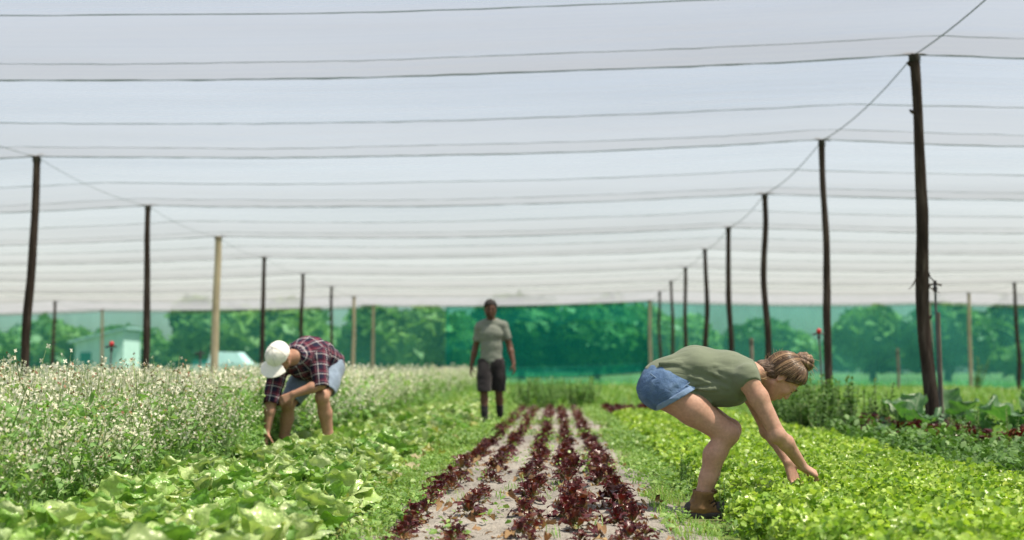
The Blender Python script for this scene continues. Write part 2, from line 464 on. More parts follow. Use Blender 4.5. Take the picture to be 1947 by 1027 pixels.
# ------------------------------------------------------------------ shade house
ROW_Y = [-11.3, -6.3, -1.3, 3.7, 8.7, 13.7, 18.5, 23.7, 28.7, 33.3, 38.4, 43.4, 48.2, 53.3]
COL_X = [-31.0, -19.3, -7.75, 3.86, 15.4, 27.0]
def top_h(x, y):
    x = np.asarray(x, float); y = np.asarray(y, float)
    d = x - 3.82
    return 4.20 - 0.0112 * (np.maximum(y, -11) - 8.7) + np.where(d < 0, 0.0145 * d, -0.008 * d)
def span_sag(x):
    x = np.asarray(x, float); r = np.zeros_like(x)
    for a, b in zip(COL_X[:-1], COL_X[1:]):
        t = (x - a) / (b - a)
        r = np.where((t >= 0) & (t <= 1), 4 * t * (1 - t), r)
    return r
def net_z(x, y, y0, y1, t):
    billow = 0.085 * np.sin(np.pi * np.clip(t, 0, 1)) - 0.012 * np.exp(-((t - 0.56) / 0.03) ** 2) - 0.010 * np.exp(-((t - 0.87) / 0.03) ** 2)
    return top_h(x, y) + 0.03 + billow - 0.11 * span_sag(x) + 0.012 * vnoise(np.stack([x * 0.5, y * 1.5, 0 * x], -1), 4)
canopy = empty('shade_canopy', (0, 20, 0))
tag(canopy, 'white shade-net roof sagging between the post rows over the whole field', 'shade canopy')
gx = np.linspace(-32, 29, 123)
for i in range(len(ROW_Y) - 1):
    y0, y1 = ROW_Y[i], ROW_Y[i + 1]
    t = np.unique(np.concatenate([np.linspace(0, 1, 25), [0.53, 0.545, 0.56, 0.575, 0.59, 0.84, 0.855, 0.87, 0.885, 0.90]]))
    XX, TT = np.meshgrid(gx, t, indexing='ij')
    YY = y0 + (y1 - y0) * TT
    ZZ = net_z(XX, YY, y0, y1, TT)
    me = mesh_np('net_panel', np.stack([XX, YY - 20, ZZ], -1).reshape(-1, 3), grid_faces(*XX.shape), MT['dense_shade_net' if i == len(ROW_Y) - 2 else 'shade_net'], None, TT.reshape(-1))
    pan = link('net_panel', me, canopy)
    if i >= 4:
        for tt, rad in ((0.0, 0.0075), (0.56, 0.0048), (0.87, 0.0034)):
            xs = np.linspace(-31.9, 28.9, 260)
            yy = y0 + (y1 - y0) * tt + 0 * xs
            zz = net_z(xs, yy, y0, y1, np.full_like(xs, tt)) - rad - 0.004 + 0.006 * vnoise(np.stack([xs * 6, yy, 0 * xs], -1), 8)
            rr = rad * (1 + 0.45 * vnoise(np.stack([xs * 9, yy, 0 * xs + 3], -1), 6))
            sg = tube(np.stack([xs, yy - 20, zz], -1), rr, 5)
            link('seam_cord', sg.mesh('seam_cord', MT['wire']), pan)
# hem at the far end
xs = np.linspace(-31.9, 28.9, 200)
zz = top_h(xs, 53.3 + 0 * xs) + 0.03 - 0.11 * span_sag(xs)
link('hem_cord', tube(np.stack([xs, 33.32 + 0 * xs, zz - 0.02], -1), 0.015, 5).mesh('hem_cord', MT['wire']), canopy)

# posts
def rough_post(name, x, y, h, mat, rad, lean, seed, stubs=0, label='', smooth=False, group=None):
    r = np.random.default_rng(seed)
    root = empty(name, (x, y, 0))
    tag(root, label, 'post', group)
    k = 34
    zz = np.linspace(-0.15, h, k); t = np.clip(zz / h, 0, 1)
    amp = 0.02 if smooth else 0.045
    bx = lean[0] * t + amp * vnoise(np.stack([t * 3.2, 0 * t + seed, 0 * t], -1), seed) * np.sin(np.pi * t) ** 0.5
    by = lean[1] * t + amp * vnoise(np.stack([t * 3.2, 0 * t + seed, 0 * t + 9], -1), seed + 1) * np.sin(np.pi * t) ** 0.5
    # top end exactly under the net
    n = 14
    th = np.arange(n) * 2 * np.pi / n
    rr = rad * (1.12 - 0.30 * t)
    Pn = np.stack([np.cos(th)[None] * 1.8 + 0 * t[:, None], np.sin(th)[None] * 1.8 + 0 * t[:, None], (zz * (1.2 if not smooth else .6))[:, None] + 0 * th[None]], -1)
    rel = 1 + (0.06 if smooth else 0.20) * vnoise(Pn, seed + 3) + (0 if smooth else 0.09) * vnoise(Pn * 3.1, seed + 4)
    V = np.stack([bx[:, None] + rr[:, None] * rel * np.cos(th), by[:, None] + rr[:, None] * rel * np.sin(th), zz[:, None] + 0 * th[None]], -1)
    F = [(i * n + j, i * n + (j + 1) % n, (i + 1) * n + (j + 1) % n, (i + 1) * n + j) for i in range(k - 1) for j in range(n)]
    gg = G().add(V.reshape(-1, 3), F)
    gg.add(np.concatenate([V[-1], [[bx[-1], by[-1], h + 0.005]]]), [(j, (j + 1) % n, n) for j in range(n)])
    link('pole', gg.mesh('pole', MT[mat]), root)
    for s in range(stubs):
        f = [0.975, 0.85, 0.36, 0.6][s]; i = int(f * (k - 1)); a = [math.pi, math.pi * 0.95, 0.1, 2.2][s]
        p0 = np.array([bx[i], by[i], zz[i]]); d = np.array([math.cos(a), math.sin(a), 0.45]); d /= np.linalg.norm(d)
        link('branch_stub', tube([p0 + d * rr[i] * 0.6, p0 + d * (rr[i] + 0.02), p0 + d * (rr[i] + 0.045) + np.array([0, 0, 0.012])], [0.03, 0.02, 0.008], 7).mesh('branch_stub', MT[mat]), root)
    # twine lashing on the top
    pts = []
    for q in np.linspace(0, 2.6 * 2 * np.pi, 44):
        pts.append((bx[-2] + (rr[-1] * 1.12 + 0.006) * math.cos(q), by[-2] + (rr[-1] * 1.12 + 0.006) * math.sin(q), h - 0.085 + 0.07 * q / 16.3))
    link('lashing', tube(pts, 0.0055, 5).mesh('lashing', MT['string']), root)
    # folded net scrap gathered on the post head
    gg = G()
    for q in range(7):
        a = r.uniform(0, 6.28); L = r.uniform(0.06, 0.17)
        c = np.array([bx[-1], by[-1], h + 0.004])
        e = c + np.array([math.cos(a) * (rad + L), math.sin(a) * 0.3 * (rad + L), r.uniform(-0.02, 0.03)])
        gg.merge(tube([c, (c + e) / 2 + np.array([0, 0, 0.012]), e], [0.014, 0.010, 0.003], 5))
    link('net_knot', gg.mesh('net_knot', MT['string']), root)
    return root, (bx, by, zz, rr)

ORD = ['', '', '', '', '', 'first', 'second', 'third', 'fourth', 'fifth', 'sixth', 'seventh', 'eighth', 'ninth']
side_name = {1: 'far-left row', 2: 'row in the white-flowering crop', 3: 'row behind the denim-shorts picker', 4: 'far-right row'}
pale = {(2, 8), (2, 12), (2, 13), (1, 13), (3, 13), (4, 12), (4, 13)}
vis = {1: [12, 13], 2: list(range(6, 14)), 3: list(range(5, 14)), 4: list(range(11, 14))}
front_post = None
for c in (1, 2, 3, 4):
    for i in vis[c]:
        x, y = COL_X[c], ROW_Y[i]
        h = float(top_h(x, y)) + 0.02
        p = (c, i) in pale
        seed = 100 * c + i
        r = np.random.default_rng(seed)
        lean = (r.uniform(-0.05, 0.05), r.uniform(-0.06, 0.06))
        if c == 2 and i == 6: lean = (0.10, 0)
        if (c, i) == (3, 5): lean = (-0.10, 0.0)
        rad = (0.078 if p else 0.062) * (0.98 if (c, i) == (3, 5) else r.uniform(0.80, 1.0))
        if (c, i) == (2, 8): rad = 0.088
        if i in (4,) or (c == 2 and i == 5): lab = None
        look = 'pale peeled wooden post' if p else 'dark bark-covered wooden post'
        n_in = {1: {12: 'nearer', 13: 'farther'}}.get(c, {}).get(i)
        if (c, i) == (3, 5): lab = 'tall dark rough-barked post beside the cabbages, largest of all the posts'
        elif (c, i) == (2, 8): lab = 'thick pale peeled post among dark posts, left of the capped picker'
        elif c == 1: lab = f'{look} far off at left, {n_in} of two behind the white flowers'
        else:
            k = i - (6 if c == 2 else 5 if c == 3 else 11) + 1
            names = ['zeroth', 'first', 'second', 'third', 'fourth', 'fifth', 'sixth', 'seventh', 'eighth', 'ninth', 'tenth']
            if k < 1:
                lab = f'{look} out of view, {side_name[c]}, {names[1 - k]} before the frame edge'
            else:
                lab = f'{look}, {names[k]} from the near end, {side_name[c]}'
        root, info = rough_post('wooden_post', x - lean[0], y - lean[1], h, 'pale_wood' if p else 'bark', rad, lean, seed, 3 if (c, i) == (3, 5) else 0, lab, p, 'posts holding up the shade net')
        if (c, i) == (3, 5): front_post = root, info

# torn bark strips hanging from the near post
root, (bx, by, zz, rr) = front_post
for (f, a, L) in ((0.48, 0.15, 0.16), (0.47, 3.0, 0.20), (0.44, 0.4, 0.10)):
    i = int(f * 33); d = np.array([math.cos(a), -0.5, 0])
    p0 = np.array([bx[i], by[i], zz[i]]) + d * rr[i] * 0.95
    pts = [p0, p0 + d * 0.02 + np.array([0, 0, -L * 0.4]), p0 + d * 0.07 + np.array([0, 0, -L * 0.8]), p0 + d * 0.12 + np.array([0, 0, -L])]
    link('bark_strip', tube(pts, [0.010, 0.008, 0.006, 0.002], 5).mesh('bark_strip', MT['bark']), root)

# the wires that run from post head to post head along the rows
for c, lab in ((2, 'thin green wire strung between post heads above the white-flowering crop'), (3, 'thin green wire strung between post heads at the right-hand side'), (4, 'thin green wire strung between the far-right post heads'), (1, 'thin green wire strung between the far-left post heads')):
    pts = []
    for a, b in zip(ROW_Y[3:-1], ROW_Y[4:]):
        for t in np.linspace(0, 1, 14)[:-1]:
            y = a + (b - a) * t
            pts.append((COL_X[c], y, float(top_h(COL_X[c], y)) + 0.035 - 0.10 * 4 * t * (1 - t) - 0.02))
    pts.append((COL_X[c], ROW_Y[-1], float(top_h(COL_X[c], ROW_Y[-1])) + 0.015))
    tag(link('support_wire', tube(pts, 0.0062 if c == 3 else 0.0036, 5).mesh('support_wire', MT['wire'])), lab, 'wire', 'support wires along the post rows')

# ------------------------------------------------------------------ green wind netting across the far end
def netting(name, x0, x1, y, zb, zt, mat, label, seed, bottom_sag=0.0, parts=()):
    root = empty(name, ((x0 + x1) / 2, y, 0))
    tag(root, label, 'netting', 'green netting closing the far end')
    n = max(16, int((x1 - x0) * 3)); m = 14
    XX, TT = np.meshgrid(np.linspace(x0, x1, n), np.linspace(0, 1, m), indexing='ij')
    u = (XX - x0) / (x1 - x0)
    b = zb(u) if callable(zb) else zb + 0 * u
    tz = top_h(XX, y) + zt - 0.11 * span_sag(XX)
    ZZ = b + (tz - b) * TT
    YY = 0.10 * vnoise(np.stack([XX * 0.7, ZZ * 0.5, 0 * XX + seed], -1), seed) + 0.03 * vnoise(np.stack([XX * 3, ZZ * 0.8, 0 * XX], -1), seed)
    V = np.stack([XX - (x0 + x1) / 2, YY, ZZ], -1)
    link('net_sheet', mesh_np('net_sheet', V.reshape(-1, 3), grid_faces(n, m), MT[mat]), root)
    lo = V[:, 0]
    link('bottom_cord', tube(lo, 0.022, 5).mesh('bottom_cord', MT['wire']), root)
    link('top_cord', tube(V[:, -1] - np.array([0, 0, .01]), 0.018, 5).mesh('top_cord', MT['wire']), root)
    return root
netting('wind_netting', -31, -4.6, 53.75, 0.05, -0.02, 'thin_green_net', 'long green net behind the white flowers at the left, with a shed showing through', 11)
netting('wind_netting', -4.7, 3.95, 53.45, lambda u: 0.60 - 0.12 * np.sin(np.pi * u) + 0.15 * u ** 3, -0.01, 'dense_green_net', 'denser dark green net curtain with a raised bottom edge, behind the standing man', 12)
netting('wind_netting', 3.8, 29, 53.80, 0.06, -0.02, 'green_net', 'long green net behind the grass at the right, reaching the ground', 13)
netting('wind_netting', -4.5, 3.7, 56.5, 0.02, -2.55, 'green_net', 'low green net strip standing behind the raised edge of the curtain', 14)

# ------------------------------------------------------------------ trees beyond the net
def tree_crown(seed, rx, rz, n):
    r = np.random.default_rng(seed)
    nb = 16
    c = r.normal(size=(nb, 3)); c /= np.linalg.norm(c, axis=1)[:, None]
    c *= r.uniform(0.25, 0.75, (nb, 1)); c[:, 2] = np.abs(c[:, 2]) * 0.9 - 0.25
    br = r.uniform(0.28, 0.48, nb)
    b = r.integers(0, nb, n)
    d = r.normal(size=(n, 3)); d /= np.linalg.norm(d, axis=1)[:, None]
    p = c[b] + d * (br[b] * r.uniform(0.75, 1.05, n))[:, None]
    p = p * np.array([rx, rx, rz])
    nrm = d + r.normal(size=(n, 3)) * 0.6; nrm /= np.linalg.norm(nrm, axis=1)[:, None]
    a = np.cross(nrm, r.normal(size=(n, 3))); a /= np.linalg.norm(a, axis=1)[:, None]
    e = np.cross(nrm, a)
    s = r.uniform(0.11, 0.24, n)[:, None]
    V = np.stack([p - a * s, p - e * s * 0.6, p + a * s, p + e * s * 0.6], 1).reshape(-1, 3)
    F = np.arange(n * 4).reshape(-1, 4)
    return V, F
def tree_trunk(seed, h, rx):
    r = np.random.default_rng(seed + 50)
    gg = tube([(0, 0, -0.1), (0.06, 0.02, h * 0.3), (0.02, 0.05, h * 0.65)], [0.26, 0.18, 0.11], 9)
    for q in range(5):
        a = q * 1.26 + r.uniform(-.3, .3)
        z0 = h * r.uniform(0.25, 0.5)
        gg.merge(tube([(0.03, 0.03, z0), (math.cos(a) * rx * 0.3, math.sin(a) * rx * 0.3, z0 + h * 0.18), (math.cos(a) * rx * 0.62, math.sin(a) * rx * 0.62, z0 + h * 0.3)], [0.10, 0.07, 0.03], 6))
    return gg
TV = []
for s in range(5):
    V, F = tree_crown(300 + s, 1, 1, 4200)
    TV.append((V, F))
crown_mesh = {}
trees = [  # x, y, crown radius, crown half height, crown centre z, variant, pale, label
    (-36.5, 82, 3.4, 1.9, 1.9, 0, 0, 'low dark tree at the far left edge beyond the net'),
    (-31.5, 84, 3.0, 1.8, 2.0, 1, 1, 'low bushy tree left of the white shed'),
    (-27.2, 80, 2.6, 1.8, 2.0, 2, 0, 'rounded tree standing just behind the white shed'),
    (-20.5, 76, 3.3, 2.5, 2.6, 3, 0, 'tall dark tree right of the white shed'),
    (-15.4, 72, 3.0, 2.3, 2.5, 4, 1, 'tall tree behind the thick pale post'),
    (-10.6, 78, 3.2, 2.5, 2.7, 0, 0, 'dark tree above the capped picker'),
    (-6.5, 70, 2.7, 2.2, 2.3, 1, 1, 'pale green leafy tree left of the net curtain'),
    (-2.2, 76, 3.2, 2.5, 2.6, 2, 0, 'dark tree behind the standing man'),
    (2.2, 73, 2.9, 2.4, 2.6, 3, 0, 'dense tree behind the right half of the net curtain'),
    (5.6, 82, 2.4, 2.3, 2.6, 4, 1, 'small tree in the gap right of the net curtain'),
    (9.0, 86, 2.6, 2.1, 2.7, 3, 1, 'pale leafy tree behind the sprinkler and middle posts'),
    (12.6, 80, 2.8, 2.1, 2.6, 0, 0, 'low tree behind the middle posts at the right'),
    (16.0, 92, 2.6, 1.9, 2.1, 1, 1, 'small pale tree under the sky gap at the right'),
    (18.6, 76, 2.5, 2.2, 2.6, 2, 1, 'round-topped tree left of the nearest post'),
    (22.0, 73, 2.6, 2.3, 2.5, 3, 0, 'dark tree right behind the nearest post'),
    (24.5, 68, 1.7, 1.3, 1.4, 0, 1, 'pale bush in front of the dark trees at the right'),
    (27.0, 76, 3.1, 2.5, 2.6, 4, 0, 'tall dark tree behind the far-right posts'),
    (32.0, 74, 3.0, 2.4, 2.5, 1, 0, 'tall dark tree at the right edge of the view'),
    (37.0, 77, 3.0, 2.4, 2.5, 2, 0, 'tall dark tree just beyond the right edge'),
]
for (x, y, cr, chh, cz, v, pl, lab) in trees:
    root = empty('tree', (x, y, 0), v * 1.1 + x)
    tag(root, lab, 'tree', 'trees beyond the netting')
    key = (v, pl); kz = 1.22 if chh > 2.25 else 1.12
    if key not in crown_mesh:
        crown_mesh[key] = mesh_np('crown', TV[v][0], TV[v][1], MT['tree_leaf_pale' if pl else 'tree_leaf'], None, None, False)
    link('crown', crown_mesh[key], root, (0, 0, cz * kz), None, (cr * 1.06, cr * 1.06, chh * kz))
    link('trunk', tree_trunk(int(x * 10) % 97, cz + 0.6, cr).mesh('trunk', MT['trunk']), root)
# the wood that closes the view far behind
r = np.random.default_rng(5)
gg = G()
for q in range(46):
    x = -95 + q * 4.2 + r.uniform(-1.5, 1.5)
    gap = (-47 < x < -27) or (12 < x < 24) 
    hh = r.uniform(2.2, 2.8) if gap else r.uniform(3.2, 3.9)
    V, F = TV[q % 5]
    V = (V[:1100 * 4] @ rotz(r.uniform(0, 6)).T) * np.array([4.6, 4.6, hh]) + np.array([x, 118 + r.uniform(-6, 6), hh * 0.85])
    gg.add(V, F[:1100])
tag(link('far_wood', gg.mesh('far_wood', MT['tree_leaf'], False)), 'far line of trees closing the view behind the net', 'wood', kind='stuff')

# ------------------------------------------------------------------ shed and parked vehicle seen through the net
shed = empty('white_shed', (-25.0, 70, 0)); shed.scale = (0.86, 0.86, 0.92)
tag(shed, 'small white shed with a sloping pale roof beyond the net at the left', 'shed')
gg = G()
V = [(-1.5, -1.6, 0), (1.6, -1.6, 0), (1.6, 1.6, 0), (-1.5, 1.6, 0), (-1.5, -1.6, 2.55), (1.6, -1.6, 3.25), (1.6, 1.6, 3.25), (-1.5, 1.6, 2.55)]
gg.add(V, [(0, 1, 5, 4), (1, 2, 6, 5), (2, 3, 7, 6), (3, 0, 4, 7)])
link('wall', gg.mesh('wall', MT['white_wall'], False), shed)
V = [(-1.85, -1.9, 2.50), (1.9, -1.9, 3.345), (1.9, 1.9, 3.345), (-1.85, 1.9, 2.50)]
V = V + [(a, b, c + 0.12) for a, b, c in V]
gg = G().add(V, [(0, 3, 2, 1), (4, 5, 6, 7), (0, 1, 5, 4), (1, 2, 6, 5), (2, 3, 7, 6), (3, 0, 4, 7)])
link('roof', gg.mesh('roof', MT['roof'], False), shed)
dr = link('door', box(-1.15, -0.45, -1.66, -1.603, 0.02, 1.95).mesh('door', MT['teal_paint'], False), shed)
link('door_handle', box(-0.56, -0.52, -1.70, -1.66, 0.95, 1.05).mesh('door_handle', MT['grey_pipe'], False), dr)

veh = empty('parked_vehicle', (-16.6, 64.5, 0))
tag(veh, 'pale parked vehicle half hidden by the flowers, left of the capped picker', 'vehicle')
gg = G()
prof = [(-1.9, 0.45), (1.9, 0.45), (1.95, 0.95), (1.75, 1.08), (0.95, 1.15), (0.45, 1.72), (-0.9, 1.76), (-1.05, 1.12), (-1.9, 1.08)]
n = len(prof)
V = [(x, -0.8 + (0.12 if z > 1.2 else 0), z) for x, z in prof] + [(x, 0.8 - (0.12 if z > 1.2 else 0), z) for x, z in prof]
F = [(i, (i + 1) % n, n + (i + 1) % n, n + i) for i in range(n)]
gg.add(V, F)
gg.add(V[:n], [(0, 1, 2, 3), (0, 3, 4, 8), (4, 5, 6, 7)]); gg.add(V[:n], [(4, 7, 8)])
gg.add(V[n:], [(3, 2, 1, 0), (8, 4, 3, 0), (7, 6, 5, 4)]); gg.add(V[n:], [(8, 7, 4)])
link('body', gg.mesh('body', MT['white_paint'], False), veh)
gg = G().add([(-0.93, -0.745, 1.2), (-0.18, -0.745, 1.2), (-0.18, -0.69, 1.63), (-0.85, -0.69, 1.63)], [(0, 1, 2, 3)])
link('window', gg.mesh('window', MT['glass_dark'], False), veh)
gg = G().add([(-0.08, -0.745, 1.2), (0.76, -0.745, 1.2), (0.40, -0.69, 1.63), (-0.08, -0.69, 1.63)], [(0, 1, 2, 3)])
link('window', gg.mesh('window', MT['glass_dark'], False), veh)
for x in (-1.2, 1.2):
    for y in (-0.74, 0.74):
        pts = [(x, y - 0.1, 0.32), (x, y + 0.1, 0.32)]
        w = link('wheel', tube(pts, 0.32, 18).mesh('wheel', MT['tyre']), veh)
        link('rim', tube([(x, y - 0.115, 0.32), (x, y + 0.115, 0.32)], 0.18, 14).mesh('rim', MT['grey_pipe']), w)
link('crate_load', box(-1.8, -1.1, -0.78, 0.78, 1.09, 1.35).mesh('crate_load', MT['teal_paint'], False), veh)

# ------------------------------------------------------------------ sprinklers and stakes
def sprinkler(x, y, h, head, label, lean=0.03, stake=False):
    root = empty('sprinkler', (x, y, 0))
    tag(root, label, 'sprinkler')
    link('riser', tube([(0, 0, -0.05), (lean * 0.5, 0, h * 0.5), (lean, 0, h)], [0.014, 0.013, 0.012], 10).mesh('riser', MT['grey_pipe']), root)
    link('nozzle', tube([(lean, 0, h - 0.02), (lean, 0, h + 0.02), (lean, 0, h + 0.035), (lean, 0, h + 0.06)], [0.020, 0.026, 0.017, 0.014], 12).mesh('nozzle', MT['black_plastic']), root)
    link('arm', tube([(lean - 0.085, 0, h + 0.045), (lean, 0, h + 0.065), (lean + 0.07, 0.01, h + 0.05)], [0.016, 0.011, 0.014], 8).mesh('arm', MT['black_plastic']), root)
    if head == 'red':
        link('cap', tube([(lean, 0, h + 0.06), (lean, 0, h + 0.075), (lean, 0, h + 0.115), (lean, 0, h + 0.13)], [0.018, 0.034, 0.034, 0.016], 12).mesh('cap', MT['red_plastic']), root)
    else:
        link('cap', tube([(lean, 0, h + 0.06), (lean, 0, h + 0.10)], [0.022, 0.014], 12).mesh('cap', MT['black_plastic']), root)
    if stake:
        link('stake', tube([(lean * .3 + 0.028, 0.0, -0.1), (lean + 0.03, 0.0, h * 0.85)], [0.020, 0.016], 8).mesh('stake', MT['grey_wood']), root)
    return root
sprinkler(3.72, 18.0, 1.22, 'red', 'red-capped sprinkler on a riser behind the bun of the crouching picker', -0.06)
sprinkler(-6.42, 18.0, 1.05, 'red', 'red-capped sprinkler on a leaning riser in the white flowers', 0.05)
sprinkler(-5.65, 20.0, 0.98, 'black', 'dark sprinkler head rising from the white flowers', 0.0)
sprinkler(4.06, 13.75, 1.62, 'black', 'black sprinkler on a riser tied close behind the nearest post', -0.02, True)
root = empty('wooden_stake', (3.02, 20.0, 0)); tag(root, 'short grey wooden stake standing behind the crouching picker', 'stake')
link('shaft', tube([(0, 0, -0.1), (0.01, 0, 0.6), (0, 0, 1.27)], [0.034, 0.032, 0.030], 9).mesh('shaft', MT['grey_wood']), root)
link('tie', tube([(0.036 * math.cos(q), 0.036 * math.sin(q), 1.15 + 0.006 * q) for q in np.linspace(0, 12, 30)], 0.006, 5).mesh('tie', MT['string']), root)
root = empty('wooden_stake', (11.6, 44.0, 0)); tag(root, 'thin stake in the grass between the far-right posts', 'stake')
link('shaft', tube([(0, 0, -0.1), (0.02, 0, 0.7), (0, 0, 1.55)], [0.05, 0.045, 0.04], 8).mesh('shaft', MT['grey_wood']), root)
link('tie', tube([(0.05 * math.cos(q), 0.05 * math.sin(q), 1.35 + 0.006 * q) for q in np.linspace(0, 12, 30)], 0.008, 5).mesh('tie', MT['string']), root)

# ------------------------------------------------------------------ leaf shapes
def leaf(L, W, nu=6, nv=5, tip=5.0, neck=0.6, curl=0.6, cup=0.3, ruffle=0.0, freq=3.0, seed=0, blister=0.0, extra=False, rnd=False):
    t = np.linspace(0, 1, nu) ** 0.85; s = np.linspace(-1, 1, nv)
    w = W / 2 * (0.12 + t ** neck) * np.maximum(0.0, 1 - t ** tip) ** 0.5
    w[-1] = W * 0.10; w[0] = W * 0.07
    if rnd: w = W / 2 * np.sqrt(np.clip(1 - ((t - 0.60) / 0.425) ** 2, 0.03, 1))
    ph = -curl * t
    dt = np.diff(t, prepend=0) * L
    cx = np.cumsum(np.cos(ph) * dt); cz = np.cumsum(np.sin(ph) * dt)
    S, T = np.meshgrid(s, t)
    X = cx[:, None] - 0.10 * L * S ** 2 * (T > 0.9)
    Y = S * w[:, None]
    Z = cz[:, None] + cup * w[:, None] * S ** 2 + ruffle * np.abs(S) ** 1.5 * np.sin(freq * 2 * np.pi * T + seed * 1.7 + 2.2 * S) * (0.3 + T)
    if blister:
        Z = Z + blister * vnoise(np.stack([X * 40, Y * 40, 0 * X + seed], -1), seed)
    V = np.stack([X + 0 * S, Y, Z], -1).reshape(-1, 3)
    A = T.reshape(-1)
    F = grid_faces(nu, nv)
    if extra: return V, F, A, np.stack([S.reshape(-1), A, 0 * A], -1)
    return G().add(V, F, 0, A)

def place_leaf(gg, lf, az, el, sc, base=(0, 0, 0), roll=0.0):
    gg.merge(lf, (rotz(az) @ roty(-el) @ rotx(roll)) * sc, base)

def rosette_plan(r, n, el0, el1, spread, s0, s1):
    """(azimuth, elevation, scale, base, roll) for each leaf, from the outer ring inwards"""
    out = []
    for q in range(n):
        f = q / max(1, n - 1)
        az = q * 2.399 + r.uniform(-0.35, 0.35)
        el = el0 + (el1 - el0) * f + r.uniform(-0.2, 0.2)
        b = spread * (1 - f) * r.uniform(0.5, 1.0)
        out.append((az, el, s0 + (s1 - s0) * f * r.uniform(0.7, 1.2), (math.cos(az) * b, math.sin(az) * b, 0.012 + 0.05 * f * s0), r.uniform(-0.4, 0.4)))
    return out

# ------------------------------------------------------------------ pale lettuces
PL = [
    (0.165, 0.135, 0.9, -0.25, 0.016), (0.17, 0.13, 0.4, 0.45, 0.016), (0.15, 0.135, 1.3, -0.30, 0.018), (0.175, 0.135, 0.15, 0.45, 0.014), (0.14, 0.125, 0.9, 0.4, 0.02), (0.15, 0.13, -0.35, 0.55, 0.014)]
pale_leaf = [leaf(r_[0], r_[1], 5, 5, 4.0, 0.55, r_[2], r_[3], r_[4], 2.2, i, 0.010, False, True) for i, r_ in enumerate(PL)]
pale_leaf_me = [leaf(r_[0], r_[1], 13, 12, 4.0, 0.55, r_[2], r_[3], r_[4] * 0.55, 2.2, i, 0.012, False, True).mesh('pale_leaf', MT['pale_lettuce']) for i, r_ in enumerate(PL)]
def merged_rosette(leaves, plan, r):
    gg = G()
    for (az, el, sc, b, ro) in plan: place_leaf(gg, leaves[r.integers(len(leaves))], az, el, sc, b, ro)
    return gg
r = np.random.default_rng(21)
pale_var = [merged_rosette(pale_leaf, rosette_plan(r, 16, 0.45, 1.4, 0.06, 1.1, 1.0), r) for _ in range(6)]
pale_var_me = [v.mesh('pale_lettuce', MT['pale_lettuce']) for v in pale_var]
spots = []
for y in np.arange(3.5, 41, 0.245):
    for k in range(5):
        e_ = -0.98 - 0.30 * min(1, max(0, (y - 5.0) / 5.0))
        x = -2.14 + k * (e_ - 0.08 + 2.14) / 4 + r.uniform(-0.06, 0.06)
        if k == 4 and r.random() < 0.25: continue
        spots.append((x, y + r.uniform(-0.07, 0.07) + (0.12 if k % 2 else 0)))
spots = [p for p in spots if abs(p[0]) / max(p[1], .1) < 0.62]
LEAFED = 10.2
lab = 'pale green broad-leaved lettuce in the bed beside the white flowers'
rest = []
for i, (x, y) in enumerate(spots):
    sc = r.uniform(0.82, 1.18)
    if i >= 300:
        rest.append((x, y, 0.0)); continue
    if y < LEAFED:
        root = empty('pale_lettuce', (x, y, 0.0), r.uniform(0, 6.28))
        for (az_, el, s_, b, ro) in rosette_plan(r, 16, 0.60, 1.45, 0.06, 1.1 * sc, 1.05 * sc):
            link('leaf', pale_leaf_me[r.integers(6)], root, b, (ro, -el, az_), s_)
    else:
        root = link('pale_lettuce', pale_var_me[r.integers(6)], None, (x, y, 0.0), (r.uniform(-.12, .12), r.uniform(-.12, .12), r.uniform(0, 6.28)), sc)
    tag(root, lab, 'lettuce', 'pale green lettuces in the long bed')
rest = np.array(rest)
far_pale = [merged_rosette([leaf(a_[0], a_[1], 4, 4, 4.0, 0.55, a_[2], a_[3], a_[4], 2.2, i, 0.01, False, True) for i, a_ in enumerate(PL)], rosette_plan(r, 11, 0.25, 1.3, 0.06, 1.1, 0.9), r) for _ in range(5)]
gg = scatter(far_pale, r.integers(0, 5, len(rest)), rest, r.uniform(0, 6.28, len(rest)), r.uniform(0.85, 1.2, len(rest)))
tag(link('far_pale_lettuces', gg.mesh('far_pale_lettuces', MT['pale_lettuce'])), 'far end of the pale green lettuce bed, heads run together', 'lettuce bed', kind='stuff')
# yellowing and torn outer leaves lying along the bed edge
old = [leaf(0.16, 0.13, 5, 4, 4, 0.6, 0.5, 0.3, 0.03, 2, 5), leaf(0.13, 0.12, 5, 4, 4, 0.6, -0.4, 0.5, 0.03, 2, 8)]
n = 60
loc = np.stack([-1.16 + r.normal(0, 0.08, n), r.uniform(4.6, 20, n), r.uniform(0.02, 0.10, n)], 1)
gg = scatter(old, r.integers(0, 2, n), loc, r.uniform(0, 6.28, n), r.uniform(0.6, 1.1, n), r.uniform(-.6, .6, n), r.uniform(-.6, .6, n))
MT['old_leaf'] = leaf_mat('yellowing_leaf', [(0.0, (0.36, 0.36, 0.13)), (0.4, (0.30, 0.36, 0.09)), (0.7, (0.30, 0.24, 0.12)), (1.0, (0.46, 0.44, 0.28))], trans=0.3, rough=0.6, nscale=30)
tag(link('yellow_outer_leaves', gg.mesh('yellow_outer_leaves', MT['old_leaf'])), 'yellowing outer leaves lying along the edge of the pale lettuce bed', 'leaves', kind='stuff')

